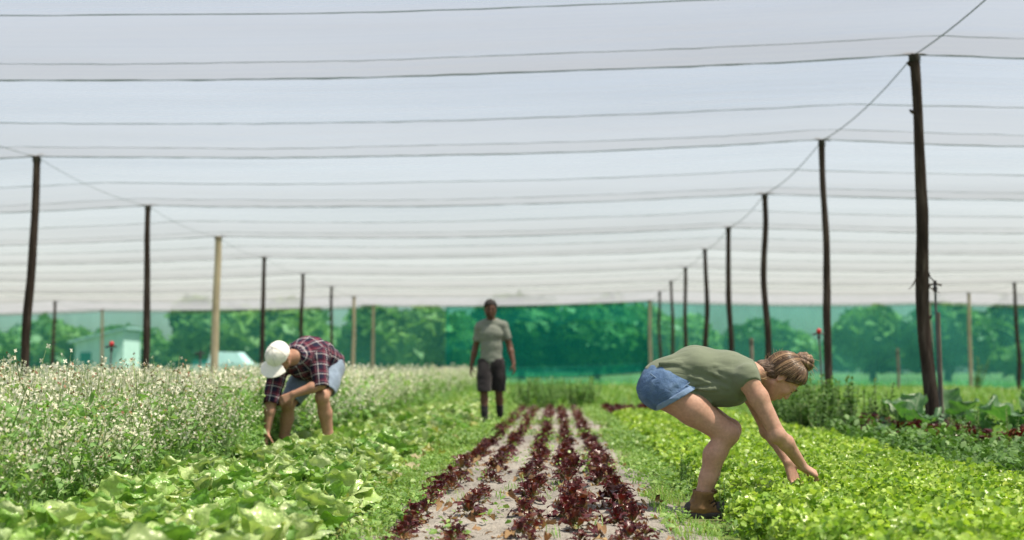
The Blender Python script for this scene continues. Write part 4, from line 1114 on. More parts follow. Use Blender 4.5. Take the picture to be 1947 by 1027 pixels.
# ------------------------------------------------------------------ people: smooth blended bodies
def A3(*v): return np.array(v, float)
def unit(v): v = np.asarray(v, float); return v / (np.linalg.norm(v) + 1e-9)
class Body:
    def __init__(s, lo, hi, h):
        s.lo = A3(*lo); s.h = h
        s.n = np.ceil((A3(*hi) - s.lo) / h).astype(int) + 1
        s.D = np.full(s.n, 0.5, np.float32)
    def block(s, a, b, m):
        i0 = np.clip(np.floor((np.minimum(a, b) - m - s.lo) / s.h).astype(int), 0, s.n - 1)
        i1 = np.clip(np.ceil((np.maximum(a, b) + m - s.lo) / s.h).astype(int) + 1, 1, s.n)
        sl = tuple(slice(x, y) for x, y in zip(i0, i1))
        ax = [s.lo[k] + s.h * np.arange(i0[k], i1[k]) for k in range(3)]
        P = np.stack(np.meshgrid(*ax, indexing='ij'), -1)
        return sl, P
    def put(s, sl, d, k, sub=False):
        a = s.D[sl]
        if sub: s.D[sl] = np.maximum(a, -d); return
        if k <= 0: s.D[sl] = np.minimum(a, d); return
        h = np.clip(0.5 + 0.5 * (a - d) / k, 0, 1)
        s.D[sl] = a * (1 - h) + d * h - k * h * (1 - h)
    def cone(s, a, b, ra, rb, k=0.02, flat=None, sub=False):
        a = A3(*a); b = A3(*b)
        f = 1.0 if flat is None else max(flat[1], 1.0)
        sl, P = s.block(a, b, max(ra, rb) * f + max(k, 0) + 3 * s.h)
        ba = b - a; q = P - a
        t = np.clip(q @ ba / max(ba @ ba, 1e-9), 0, 1)
        w = q - t[..., None] * ba
        if flat is not None:
            ax = unit(flat[0]); c = w @ ax
            w = w - (c * (1 - 1 / flat[1]))[..., None] * ax
        d = np.linalg.norm(w, axis=-1) - (ra + (rb - ra) * t)
        s.put(sl, d, k, sub); return s
    def ell(s, c, rad, axes=None, k=0.02, sub=False):
        c = A3(*c); rad = A3(*rad)
        sl, P = s.block(c, c, rad.max() + max(k, 0) + 3 * s.h)
        q = P - c
        if axes is not None: q = q @ np.stack([unit(a) for a in axes], 1)
        k0 = np.linalg.norm(q / rad, axis=-1); k1 = np.linalg.norm(q / rad ** 2, axis=-1)
        s.put(sl, k0 * (k0 - 1) / np.maximum(k1, 1e-6), k, sub); return s
    def chain(s, pts, rad, k=0.02, flat=None):
        for i in range(len(pts) - 1): s.cone(pts[i], pts[i + 1], rad[i], rad[i + 1], k, flat)
        return s
    def cut(s, p0, n, where=None):
        n = unit(n)
        ax = [s.lo[k] + s.h * np.arange(s.n[k]) for k in range(3)]
        d = ((ax[0] - p0[0]) * n[0])[:, None, None] + ((ax[1] - p0[1]) * n[1])[None, :, None] + ((ax[2] - p0[2]) * n[2])[None, None, :]
        if where is not None:
            w = where(ax[0][:, None, None], ax[1][None, :, None], ax[2][None, None, :])
            d = np.where(w, d, -1)
        s.D = np.maximum(s.D, d.astype(np.float32)); return s
    def rumple(s, amp, freq, seed, stretch=(1, 1, 1)):
        near = np.abs(s.D) < amp * 2 + 3 * s.h
        idx = np.nonzero(near)
        P = (s.lo + s.h * np.stack(idx, -1)) * freq * np.array(stretch)
        s.D[idx] += (amp * (vnoise(P, seed) + 0.5 * vnoise(P * 2.1, seed + 1))).astype(np.float32); return s
    def surface(s):
        D = s.D; nx, ny, nz = D.shape
        S = D < 0
        c = np.zeros((nx - 1, ny - 1, nz - 1), np.int8)
        for dx in (0, 1):
            for dy in (0, 1):
                for dz in (0, 1): c += S[dx:nx - 1 + dx, dy:ny - 1 + dy, dz:nz - 1 + dz]
        cells = np.nonzero((c > 0) & (c < 8))
        I = np.stack(cells, -1); m = len(I)
        idx = np.full(c.shape, -1, np.int64); idx[cells] = np.arange(m)
        acc = np.zeros((m, 3)); cnt = np.zeros(m)
        cor = [(x, y, z) for x in (0, 1) for y in (0, 1) for z in (0, 1)]
        for a in cor:
            for ax in range(3):
                if a[ax]: continue
                b = list(a); b[ax] = 1
                va = D[I[:, 0] + a[0], I[:, 1] + a[1], I[:, 2] + a[2]]; vb = D[I[:, 0] + b[0], I[:, 1] + b[1], I[:, 2] + b[2]]
                x = (va < 0) != (vb < 0)
                t = np.where(x, va / np.where(x, va - vb, 1), 0)
                p = np.array(a, float)[None] + 0 * acc; p[:, ax] += t
                acc[x] += p[x]; cnt[x] += 1
        V = s.lo + s.h * (I + acc / cnt[:, None])
        Q = []
        for ax in range(3):
            o1, o2 = (ax + 1) % 3, (ax + 2) % 3
            sa = [slice(0, None)] * 3; sb = [slice(0, None)] * 3
            sa[ax] = slice(0, -1); sb[ax] = slice(1, None)
            A_, B_ = S[tuple(sa)], S[tuple(sb)]
            e = np.stack(np.nonzero(A_ != B_), -1)
            ok = (e[:, o1] > 0) & (e[:, o2] > 0) & (e[:, o1] < D.shape[o1] - 1) & (e[:, o2] < D.shape[o2] - 1)
            e = e[ok]
            ins = A_[e[:, 0], e[:, 1], e[:, 2]]
            def cell(d1, d2):
                q = e.copy(); q[:, o1] += d1; q[:, o2] += d2
                return idx[q[:, 0], q[:, 1], q[:, 2]]
            f = np.stack([cell(-1, -1), cell(0, -1), cell(0, 0), cell(-1, 0)], 1)
            f[~ins] = f[~ins][:, ::-1]
            Q.append(f)
        return V, np.concatenate(Q)
    def mesh(s, name, mat, extra=None):
        V, F = s.surface()
        ex = extra(V) if extra else None
        return mesh_np(name, V, F, mat, None, None, True, ex)

def hand(B, w, d, n, l, sc=1.0, curl=(0.35, 0.5, 0.4), spread=0.10, thumb=0.7, k=0.008):
    """w wrist, d along the hand, n out of the palm, l towards the thumb side"""
    d = unit(d); n = unit(n - d * (np.asarray(n) @ d)); l = unit(l - d * (np.asarray(l) @ d) - n * (np.asarray(l) @ n))
    w = A3(*w)
    kn = w + d * 0.088 * sc
    for o in (-0.028, -0.009, 0.010, 0.028):
        B.cone(w + l * o * 0.55 * sc, kn + l * o * sc, 0.0155 * sc, 0.0125 * sc, 0.012)
    for i, (o, L) in enumerate(((0.030, 0.070), (0.010, 0.080), (-0.010, 0.074), (-0.029, 0.058))):
        p = kn + l * o * sc; dd = unit(d + l * o * spread * 30)
        ang = 0
        for j, (f, ra, rb) in enumerate(((0.45, 0.0098, 0.0088), (0.32, 0.0088, 0.0080), (0.23, 0.0080, 0.0068))):
            ang += curl[j] * (1 + 0.12 * (i - 1.5))
            v = dd * math.cos(ang) + n * math.sin(ang)
            q = p + v * L * f * sc
            B.cone(p, q, ra * sc, rb * sc, k if j == 0 else 0.003); p = q
    p = w + d * 0.022 * sc + l * 0.026 * sc + n * 0.006 * sc
    v = unit(d * 0.62 + l * thumb + n * 0.35)
    q = p + v * 0.042 * sc; B.cone(p, q, 0.0145 * sc, 0.0115 * sc, 0.012)
    v2 = unit(d * 0.85 + l * thumb * 0.3 + n * 0.5); q2 = q + v2 * 0.032 * sc; B.cone(q, q2, 0.0112 * sc, 0.0095 * sc, 0.004)
    q3 = q2 + unit(v2 + n * 0.3) * 0.024 * sc; B.cone(q2, q3, 0.0095 * sc, 0.0075 * sc, 0.003)

def head(B, C, U, F, sc=1.0, male=False):
    C = A3(*C); U = unit(U); F = unit(F); L = np.cross(U, F)
    ax = (U, F, L)
    B.ell(C + (U * 0.030 - F * 0.012) * sc, A3(0.098, 0.098, 0.078) * sc, ax, 0.02)
    B.ell(C + (-U * 0.040 + F * 0.022) * sc, A3(0.078, 0.068, 0.060) * sc, ax, 0.03)
    B.ell(C + (-U * 0.094 + F * 0.064) * sc, A3(0.020, 0.022, 0.026 if male else 0.021) * sc, ax, 0.025)
    for sd in (-1, 1):
        B.cone(C + (-U * 0.06 + F * 0.0 + L * sd * 0.052) * sc, C + (-U * 0.093 + F * 0.055 + L * sd * 0.02) * sc, 0.018 * sc, 0.016 * sc, 0.025)
        B.ell(C + (-U * 0.022 + F * 0.066 + L * sd * 0.036) * sc, A3(0.022, 0.020, 0.022) * sc, ax, 0.02)
        B.ell(C + (U * 0.026 + F * 0.078 + L * sd * 0.028) * sc, A3(0.008, 0.013, 0.026) * sc, ax, 0.014)
        B.ell(C + (U * 0.004 + F * 0.092 + L * sd * 0.031) * sc, A3(0.012, 0.012, 0.015) * sc, ax, 0, True)
        B.ell(C + (U * 0.004 + F * 0.079 + L * sd * 0.031) * sc, A3(0.0125, 0.0125, 0.0125) * sc, ax, 0.004)
        e = C + (-U * 0.012 - F * 0.012 + L * sd * 0.076) * sc
        B.ell(e, A3(0.032, 0.019, 0.010) * sc, (unit(U - F * 0.25), unit(F + U * 0.25), L), 0.006)
        B.ell(e + L * sd * 0.009 * sc, A3(0.018, 0.010, 0.007) * sc, (unit(U - F * 0.25), unit(F + U * 0.25), L), 0, True)
    B.cone(C + (U * 0.014 + F * 0.086) * sc, C + (-U * 0.030 + F * 0.103) * sc, 0.008 * sc, 0.0115 * sc, 0.012)
    for sd in (-1, 1): B.ell(C + (-U * 0.034 + F * 0.095 + L * sd * 0.010) * sc, A3(0.008, 0.009, 0.008) * sc, ax, 0.006)
    B.ell(C + (-U * 0.055 + F * 0.086) * sc, A3(0.0065, 0.010, 0.022) * sc, ax, 0.006)
    B.ell(C + (-U * 0.066 + F * 0.084) * sc, A3(0.0075, 0.010, 0.020) * sc, ax, 0.006)

def face_parts(root, parent, C, U, F, sc, brow_mat, lip_mat, male=False):
    C = A3(*C); U = unit(U); F = unit(F); L = np.cross(U, F)
    for sd in (-1, 1):
        B = Body(*_bb(C + (U * 0.004 + F * 0.086 + L * sd * 0.031) * sc, 0.03), 0.0022)
        B.ell(C + (U * 0.004 + F * 0.0885 + L * sd * 0.031) * sc, A3(0.0040, 0.005, 0.0125) * sc, (U, F, L), 0)
        link('eye', B.mesh('eye', MT['eye']), parent)
        p = [C + (U * 0.030 + F * 0.086 + L * sd * 0.048) * sc, C + (U * 0.036 + F * 0.0935 + L * sd * 0.032) * sc, C + (U * 0.031 + F * 0.096 + L * sd * 0.014) * sc]
        link('eyebrow', tube(p, [0.002 * sc, 0.0042 * sc, 0.004 * sc], 6).mesh('eyebrow', brow_mat), parent)
    B = Body(*_bb(C + (-U * 0.06 + F * 0.09) * sc, 0.04), 0.0025)
    B.ell(C + (-U * 0.0555 + F * 0.0885) * sc, A3(0.005, 0.0095, 0.021) * sc, (U, F, L), 0)
    B.ell(C + (-U * 0.0655 + F * 0.0865) * sc, A3(0.006, 0.0095, 0.019) * sc, (U, F, L), 0.002)
    link('lips', B.mesh('lips', lip_mat), parent)
def _bb(c, m): return (c - m, c + m)

def skin_mat(name, c, dark, red):
    m = Mat(name)
    vec = m.coord('Object')
    n1 = m.noise(9, 3, 0.6, vec); n2 = m.noise(60, 3, 0.6, vec)
    cc = m.ramp(n1, [(0.3, dark), (0.6, c), (0.8, red)])
    cc = m.mix(0.55, cc, m.ramp(n2, [(0.3, 0.72), (0.7, 1.18)]), 'MULTIPLY')
    p = m.principled(cc, 0.55, 0.32, m.bump(m.noise(160, 3, 0.6, vec), 0.25, 0.002), Subsurface_Weight=0.12, Subsurface_Radius=(0.012, 0.005, 0.003), Subsurface_Scale=0.6)
    return m.done(p)
MT['skin_fair'] = skin_mat('fair_skin', (0.46, 0.275, 0.20), (0.40, 0.22, 0.155), (0.47, 0.235, 0.175))
MT['skin_tan'] = skin_mat('tanned_skin', (0.40, 0.23, 0.16), (0.35, 0.19, 0.13), (0.42, 0.215, 0.155))
MT['skin_dark'] = skin_mat('dark_skin', (0.115, 0.057, 0.036), (0.09, 0.043, 0.027), (0.13, 0.062, 0.039))
MT['eye'] = plain('dark_eye', (0.02, 0.013, 0.01), 0.25, 0.5)
MT['lip_pink'] = plain('lip_pink', (0.46, 0.17, 0.15), 0.4, 0.4, 0.1)
MT['lip_dark'] = plain('lip_dark', (0.17, 0.075, 0.06), 0.4, 0.4, 0.1)
def cloth_mat(name, color, var=0.18, weave=700, fold=0.5, rough=0.9, fscale=(14, 14, 14)):
    m = Mat(name)
    vec = m.coord('Object')
    n1 = m.noise(1.0, 3, 0.6, m.coord('Object', fscale), 0.8); n2 = m.noise(weave, 1, 0.5, vec); n3 = m.noise(6, 3, 0.6, vec)
    lo = tuple(x * (1 - var) for x in color); hi = tuple(x * (1 + var) for x in color)
    c = m.ramp(n3, [(0.3, lo), (0.7, hi)])
    c = m.mix(0.35, c, m.ramp(n2, [(0.3, 0.7), (0.7, 1.3)]), 'MULTIPLY')
    h = m.math('ADD', n1, m.math('MULTIPLY', n2, 0.05))
    p = m.principled(c, rough, 0.15, m.bump(h, fold, 0.02), Sheen_Weight=0.15)
    return m.done(p)
MT['olive_tee'] = cloth_mat('olive_green_cotton', (0.145, 0.172, 0.12), 0.08, fold=0.22, fscale=(5, 9, 20))
MT['grey_tee'] = cloth_mat('grey_green_cotton', (0.175, 0.195, 0.17), 0.08, fold=0.25, fscale=(8, 8, 14))
MT['black_short'] = cloth_mat('charcoal_fabric', (0.020, 0.018, 0.021))
MT['sock'] = cloth_mat('black_knit', (0.020, 0.020, 0.022))
MT['light_denim'] = cloth_mat('light_denim', (0.19, 0.25, 0.33), 0.25, 900)
def denim_mat():
    m = Mat('blue_denim')
    vec = m.coord('Object')
    n3 = m.noise(11, 4, 0.65, vec); n2 = m.noise(800, 1, 0.5, vec)
    c = m.ramp(n3, [(0.25, (0.055, 0.10, 0.20)), (0.5, (0.075, 0.135, 0.25)), (0.80, (0.15, 0.23, 0.37))])
    c = m.mix(0.45, c, m.ramp(n2, [(0.3, 0.6), (0.7, 1.4)]), 'MULTIPLY')
    h = m.math('ADD', m.noise(1.0, 4, 0.6, m.coord('Object', (26, 12, 26)), 1.0), m.math('MULTIPLY', n2, 0.06))
    return m.done(m.principled(c, 0.85, 0.2, m.bump(h, 0.55, 0.02)))
MT['denim'] = denim_mat()
MT['denim_seam'] = cloth_mat('denim_seam', (0.16, 0.24, 0.38))
MT['white_cap'] = cloth_mat('white_cotton', (0.78, 0.77, 0.74), 0.05, 500, 0.35)
MT['cap_seam'] = plain('cap_seam', (0.50, 0.49, 0.46), 0.9, 0.1)
MT['boot'] = plain('tan_boot_leather', (0.17, 0.095, 0.035), 0.6, 0.4, 0.35, 25, 0.4, 60)
MT['boot_dark'] = plain('dark_boot_rubber', (0.045, 0.042, 0.045), 0.75, 0.3, 0.2, 25, 0.3)
MT['lace'] = plain('dark_lace', (0.03, 0.02, 0.017), 0.8, 0.2)
def hair_mat(name, a, b, c3, stretch, freq=1.0):
    m = Mat(name)
    vec = m.coord('Object', stretch)
    n1 = m.noise(freq, 5, 0.65, vec, 0.4)
    c = m.ramp(n1, [(0.32, a), (0.52, b), (0.70, c3)])
    return m.done(m.principled(c, 0.38, 0.5, m.bump(n1, 0.9, 0.012)))
MT['brown_hair'] = hair_mat('brown_hair', (0.03, 0.017, 0.010), (0.09, 0.05, 0.028), (0.20, 0.12, 0.065), (22, 60, 110))
MT['bun_hair'] = hair_mat('bun_hair', (0.045, 0.024, 0.014), (0.16, 0.092, 0.05), (0.36, 0.235, 0.135), (80, 30, 26))
MT['blond_strand'] = plain('loose_hair', (0.40, 0.27, 0.15), 0.45, 0.4)
MT['strand_hair'] = leaf_mat('brown_strand', [(0.0, (0.040, 0.021, 0.011)), (0.4, (0.10, 0.056, 0.030)), (0.75, (0.20, 0.12, 0.065)), (1.0, (0.40, 0.26, 0.15))], trans=0.05, rough=0.3, spec=0.6, nscale=20, bump=0.05)
MT['black_hair'] = plain('black_hair', (0.012, 0.010, 0.010), 0.6, 0.3, 0.3, 90, 0.8, 160, 0.006)
MT['dark_beard'] = plain('dark_beard', (0.055, 0.028, 0.018), 0.7, 0.3, 0.4, 120, 0.8, 200)
def plaid_mat():
    m = Mat('plaid_flannel')
    at = m.n('Attribute', attribute_name='cloth')
    sx = m.n('SeparateXYZ'); m.set(sx.inputs[0], at.outputs['Vector'])
    def band(s, per, stops):
        return m.ramp(m.math('FRACT', m.math('DIVIDE', s, per)), stops, 'CONSTANT')
    NAVY, WINE, WHITE, PINK = (0.014, 0.015, 0.034), (0.085, 0.016, 0.032), (0.55, 0.52, 0.54), (0.26, 0.10, 0.13)
    st = [(0.0, NAVY), (0.32, WINE), (0.52, PINK), (0.62, NAVY), (0.76, WHITE), (0.85, NAVY)]
    u = band(sx.outputs[0], 0.085, st); v = band(sx.outputs[1], 0.085, st)
    c = m.mix(0.5, u, v)
    n1 = m.noise(1.0, 3, 0.6, m.coord('Object', (16, 16, 16)), 0.8)
    return m.done(m.principled(c, 0.9, 0.15, m.bump(n1, 0.5, 0.02)))
MT['plaid'] = plaid_mat()

# ---------- the woman bent over the bright lettuce
W = empty('person', (0.72, 6.73, 0.0))
tag(W, 'person in olive top and denim shorts, hair in a bun, bending over bright lettuce', 'person')
C = A3(0.451, 0, 0.712); U = unit((0.88, 0, 0.47)); F = unit((0.47, 0, -0.88)); Y = A3(0, 1, 0)
hipN, hipF = A3(-0.150, -0.088, 0.640), A3(-0.145, 0.088, 0.640)
kneeN, kneeF = A3(0.150, -0.105, 0.425), A3(0.186, 0.090, 0.437)
ankN, ankF = A3(0.006, -0.105, 0.085), A3(0.050, 0.095, 0.085)
shN, shF = A3(0.240, -0.160, 0.716), A3(0.262, 0.155, 0.722)
elN, elF = A3(0.392, -0.205, 0.425), A3(0.405, 0.165, 0.430)
wrN, wrF = A3(0.530, -0.110, 0.264), A3(0.484, 0.040, 0.272)
B = Body((-0.36, -0.32, -0.01), (0.74, 0.30, 0.95), 0.0058)
B.ell((-0.165, 0, 0.672), (0.120, 0.152, 0.110), None, 0.03)
for hp, sd in ((hipN, -1), (hipF, 1)): B.ell(hp + A3(-0.055, sd * -0.005, 0.01), (0.088, 0.078, 0.086), None, 0.04)
B.cone((-0.15, 0, 0.68), (-0.02, 0, 0.735), 0.105, 0.092, 0.03, (Y, 1.35))
B.cone((-0.02, 0, 0.742), (0.18, 0, 0.735), 0.090, 0.094, 0.03, (Y, 1.38))
B.cone((0.18, 0, 0.735), (0.30, 0, 0.738), 0.086, 0.054, 0.03, (Y, 1.5))
for sh in (shN, shF): B.cone((0.24, sh[1] * 0.4, 0.728), sh, 0.056, 0.053, 0.03)
B.cone((0.285, 0, 0.744), C + A3(-0.045, 0, 0.008), 0.053, 0.049, 0.025)
head(B, C, U, F, 0.97)
for hp, kn, an in ((hipN, kneeN, ankN), (hipF, kneeF, ankF)):
    mid = hp + (kn - hp) * 0.45 + A3(-0.004, 0, 0.006)
    B.chain([hp, mid, kn], [0.096, 0.081, 0.057], 0.03)
    B.ell(kn + A3(0.012, 0, 0.006), (0.050, 0.047, 0.050), None, 0.02)
    calf = kn + (an - kn) * 0.32 + A3(-0.022, 0, 0.004)
    B.chain([kn, calf, kn + (an - kn) * 0.66 + A3(-0.008, 0, 0), an], [0.051, 0.054, 0.041, 0.034], 0.025)
    B.cone(an + A3(-0.03, 0, -0.045), an + A3(0.11, 0, -0.06), 0.026, 0.022, 0.02, (Y, 1.3))
for sh, el, wr in ((shN, elN, wrN), (shF, elF, wrF)):
    B.chain([sh, sh + (el - sh) * 0.35 + A3(0.008, 0, 0), el], [0.056, 0.049, 0.038], 0.025)
    B.ell(el + A3(-0.01, 0, -0.004), (0.036, 0.034, 0.036), None, 0.02)
    B.chain([el, el + (wr - el) * 0.28 + A3(0.006, 0, 0.006), wr], [0.037, 0.039, 0.0255], 0.02, None)
hand(B, wrN, unit((0.84, 0.20, -0.50)), A3(-0.35, 0.35, -0.85), A3(0.1, 0.9, -0.1), 0.90, (0.55, 0.8, 0.55))
hand(B, wrF, unit((0.30, -0.10, -0.95)), A3(0.5, -0.75, -0.1), A3(0.75, 0.4, 0.2), 0.92, (0.3, 0.5, 0.4))
body = link('body', B.mesh('body', MT['skin_fair']), W)
face_parts(W, body, C, U, F, 0.97, MT['brown_hair'], MT['lip_pink'])

B = Body((-0.34, -0.27, 0.50), (0.40, 0.27, 0.95), 0.0055)
B.cone((-0.160, 0, 0.700), (0.00, 0, 0.750), 0.118, 0.122, 0.03, (Y, 1.32))
B.cone((0.00, 0, 0.750), (0.17, 0, 0.738), 0.122, 0.110, 0.03, (Y, 1.28))
B.cone((0.17, 0, 0.738), (0.32, 0, 0.742), 0.108, 0.060, 0.03, (Y, 1.55))
B.cone((-0.06, 0, 0.672), (0.16, 0, 0.672), 0.095, 0.108, 0.04, (Y, 1.35))
B.cone((0.06, 0, 0.645), (0.20, 0, 0.660), 0.070, 0.080, 0.05, (Y, 1.6))
for sh, sd in ((shN, -1), (shF, 1)):
    B.cone((0.235, sh[1] * 0.4, 0.738), sh + A3(0.004, 0, 0.002), 0.075, 0.070, 0.03)
rf = np.random.default_rng(12)
for q in range(15):
    # hanging folds across the side of the top
    x0 = rf.uniform(-0.20, 0.10); z0 = rf.uniform(0.62, 0.80); L_ = rf.uniform(0.08, 0.20); sl = rf.uniform(-0.55, 0.25)
    pts = []
    for t in np.linspace(0, 1, 5):
        xx = x0 + L_ * t; zz_ = z0 + sl * L_ * t
        R_ = 0.120; zc = 0.72 if zz_ > 0.66 else 0.68
        for sd in (-1,):
            pts.append(A3(xx, -1.33 * math.sqrt(max(0.001, R_ ** 2 - min(R_ ** 2 * 0.95, (zz_ - zc) ** 2))) + 0.004, zz_))
    for a_, b_ in zip(pts[:-1], pts[1:]): B.cone(a_, b_, 0.008, 0.008, 0.014)
for q in range(7):
    x0 = -0.10 + 0.05 * q
    B.cone((x0, -0.10 + 0.02 * (q % 3), 0.578 + 0.004 * q), (x0 + 0.05, 0.10, 0.572 + 0.004 * q), 0.012, 0.012, 0.02)
B.rumple(0.006, 15, 5, (0.45, 0.8, 1.35))
B.cut((-0.265, 0, 0.762), (-0.52, 0, -0.86), lambda x, y, z: x + 0 * y + 0 * z < 0.02)
B.cut((0.312, 0, 0.76), (0.93, 0, 0.36))
B.cut((0.275, -0.190, 0.685), (0.35, -0.62, -0.70), lambda x, y, z: (y < -0.10) & (x > 0.10) & (z > -1))
B.cut((0.290, 0.172, 0.690), (0.35, 0.62, -0.70), lambda x, y, z: (y > 0.10) & (x > 0.10) & (z > -1))
link('sleeveless_top', B.mesh('sleeveless_top', MT['olive_tee']), W)

B = Body((-0.36, -0.24, 0.46), (0.08, 0.24, 0.86), 0.006)
B.ell((-0.156, 0, 0.680), (0.127, 0.158, 0.116), None, 0.03)
B.cone((-0.16, 0, 0.69), (-0.06, 0, 0.72), 0.117, 0.10, 0.03, (Y, 1.38))
thd = unit(kneeN - hipN)
for hp, sd in ((hipN, -1), (hipF, 1)):
    B.ell(hp + A3(-0.055, sd * -0.005, 0.01), (0.100, 0.090, 0.098), None, 0.04)
    B.cone(hp, hp + thd * 0.20, 0.110, 0.103, 0.03)
for (a_, b_) in (((-0.02, -0.150, 0.66), (-0.12, -0.170, 0.665)), ((-0.03, -0.160, 0.635), (-0.13, -0.178, 0.625)), ((-0.05, -0.165, 0.605), (-0.15, -0.178, 0.595)), ((-0.02, -0.140, 0.69), (-0.10, -0.160, 0.70))):
    B.cone(a_, b_, 0.009, 0.004, 0.012)
B.rumple(0.004, 26, 7)
hem0 = A3(-0.130, 0, 0.592); hemn = A3(0.50, 0, -0.86)
B.cut(hem0, hemn)
B.cut((-0.03, 0, 0.70), (0.9, 0, 0.35))
for hp in (hipN, hipF): B.cone(hp + thd * 0.045, hp + thd * 0.24, 0.099, 0.093, 0, None, True)
shorts = link('denim_shorts', B.mesh('denim_shorts', MT['denim']), W)
# turned-up cuffs
for hp in (hipN, hipF):
    B = Body((-0.30, hp[1] - 0.14, 0.44), (0.10, hp[1] + 0.14, 0.76), 0.005)
    B.cone(hp + thd * 0.0, hp + thd * 0.20, 0.1145, 0.1075, 0)
    B.cut(hem0 + hemn * 0.002, hemn); B.cut(hem0 - hemn * 0.028, -hemn)
    B.cone(hp - thd * 0.02, hp + thd * 0.24, 0.100, 0.094, 0, None, True)
    link('cuff', B.mesh('cuff', MT['denim_seam']), shorts)
for (a_, b_) in (((-0.045, -0.168, 0.690), (-0.16, -0.190, 0.600)), ((-0.29, -0.05, 0.70), (-0.30, -0.06, 0.62)),):
    link('side_seam', tube([A3(*a_), (A3(*a_) + A3(*b_)) / 2 + A3(0, -0.006, 0), A3(*b_)], 0.0028, 5).mesh('side_seam', MT['denim_seam']), shorts)
pk = []
for t in np.linspace(0, 1, 9):
    pk.append((-0.245 + 0.05 * math.sin(t * 3.1), -0.158 - 0.012 * math.sin(t * 3.1), 0.735 - 0.11 * t))
link('pocket_seam', tube(pk, 0.003, 5).mesh('pocket_seam', MT['denim_seam']), shorts)

# hair
B = Body(C - 0.19, C + 0.19, 0.004)
B.ell(C + (U * 0.030 - F * 0.014), (0.110, 0.110, 0.090), (U, F, Y), 0)
B.cone(C - F * 0.06 - U * 0.03, A3(0.345, 0, 0.772), 0.055, 0.036, 0.03, (Y, 1.15))
B.cut(C + (F * 0.010 - U * 0.010), unit(F - U * 0.95))
B.rumple(0.0035, 46, 3, (0.35, 1.0, 1.0))
for sd in (-1, 1): B.ell(C + (-U * 0.014 - F * 0.008 + Y * sd * 0.085), (0.036, 0.024, 0.028), (U, F, Y), 0, True)
hair = link('hair', B.mesh('hair', MT['brown_hair']), W)
bc = A3(0.572, -0.006, 0.803)
hc = C + (U * 0.030 - F * 0.014); hr = A3(0.112, 0.112, 0.092); hA = np.stack([U, F, Y], 0)
r = np.random.default_rng(19)
gg = G()
d1 = unit((hA @ (bc - hc)) / hr)
nn = unit(F - U * 0.95)
for q in range(620):
    # start on the hairline, sweep over the skull to the bun
    a = r.uniform(0, 2 * np.pi)
    e1 = unit(np.cross(nn, Y)); st = C + (F * 0.010 - U * 0.010) + (e1 * math.cos(a) + Y * math.sin(a)) * 0.11 - nn * r.uniform(0.010, 0.055)
    d0 = unit((hA @ (st - hc)) / hr)
    om = math.acos(np.clip(d0 @ d1, -0.999, 0.999))
    off = 1.0 + r.uniform(0.0, 0.035); wob = r.normal(0, 0.03, 3)
    pts = []
    for t in np.linspace(0, 0.97, 9):
        v = (math.sin((1 - t) * om) * d0 + math.sin(t * om) * d1) / math.sin(om) + wob * math.sin(math.pi * t)
        v = unit(v) * off
        pts.append(hc + (v * hr) @ hA)
    gg.merge(tube(pts, [0.0010, 0.0020, 0.0022, 0.0022, 0.0022, 0.0022, 0.0021, 0.0018, 0.0012], 4, False))
link('swept_strands', gg.mesh('swept_strands', MT['strand_hair']), hair)
bc = A3(0.572, -0.006, 0.803); bu = unit((0.62, 0, 0.78)); bv = unit(np.cross(bu, Y))
gg = G()
for turn, (rad, off, th) in enumerate(((0.030, -0.014, 0.021), (0.024, 0.004, 0.021), (0.013, 0.019, 0.018))):
    pts = [bc + bu * (off + 0.006 * math.sin(2 * q)) + (Y * math.cos(q) * rad + bv * math.sin(q) * rad * 1.25) for q in np.linspace(0, 2 * np.pi, 26)]
    gg.merge(tube(pts, [th * (1 + 0.12 * math.sin(5 * q + turn)) for q in np.linspace(0, 2 * np.pi, 26)], 10, False))
gg.merge(tube([bc - bu * 0.02, bc, bc + bu * 0.03], [0.03, 0.034, 0.012], 12))
link('bun', gg.mesh('bun', MT['bun_hair']), hair)
r = np.random.default_rng(9)
gg = G()
for q in range(16):
    p0 = bc + r.normal(0, 0.018, 3); d = unit((0.75, r.normal(0, .4), r.uniform(-0.75, 0.25))); L = r.uniform(0.035, 0.10)
    gg.merge(tube([p0, p0 + d * L * 0.5 + A3(0, 0, 0.006), p0 + d * L + A3(0, 0, -L * 0.25)], [0.0014, 0.0011, 0.0006], 4, False))
for q in range(14):
    t = r.uniform(0, 1); p0 = C + U * (-0.05 + 0.14 * t) - F * 0.112 + Y * r.normal(0, 0.03); d = unit(-F + U * r.normal(0, 0.9))
    L = r.uniform(0.02, 0.05)
    gg.merge(tube([p0 + F * 0.02, p0 + d * L * 0.5, p0 + d * L + U * 0.012], [0.0012, 0.001, 0.0005], 4, False))
for q in range(8):
    p0 = A3(0.36 + r.normal(0, .01), -0.06 + r.normal(0, .015), 0.745 + r.normal(0, .015)); d = unit((-0.6, -0.3, r.uniform(-.3, .6)))
    gg.merge(tube([p0, p0 + d * 0.02, p0 + d * 0.045], [0.0013, 0.001, 0.0005], 4, False))
link('loose_strands', gg.mesh('loose_strands', MT['blond_strand']), hair)
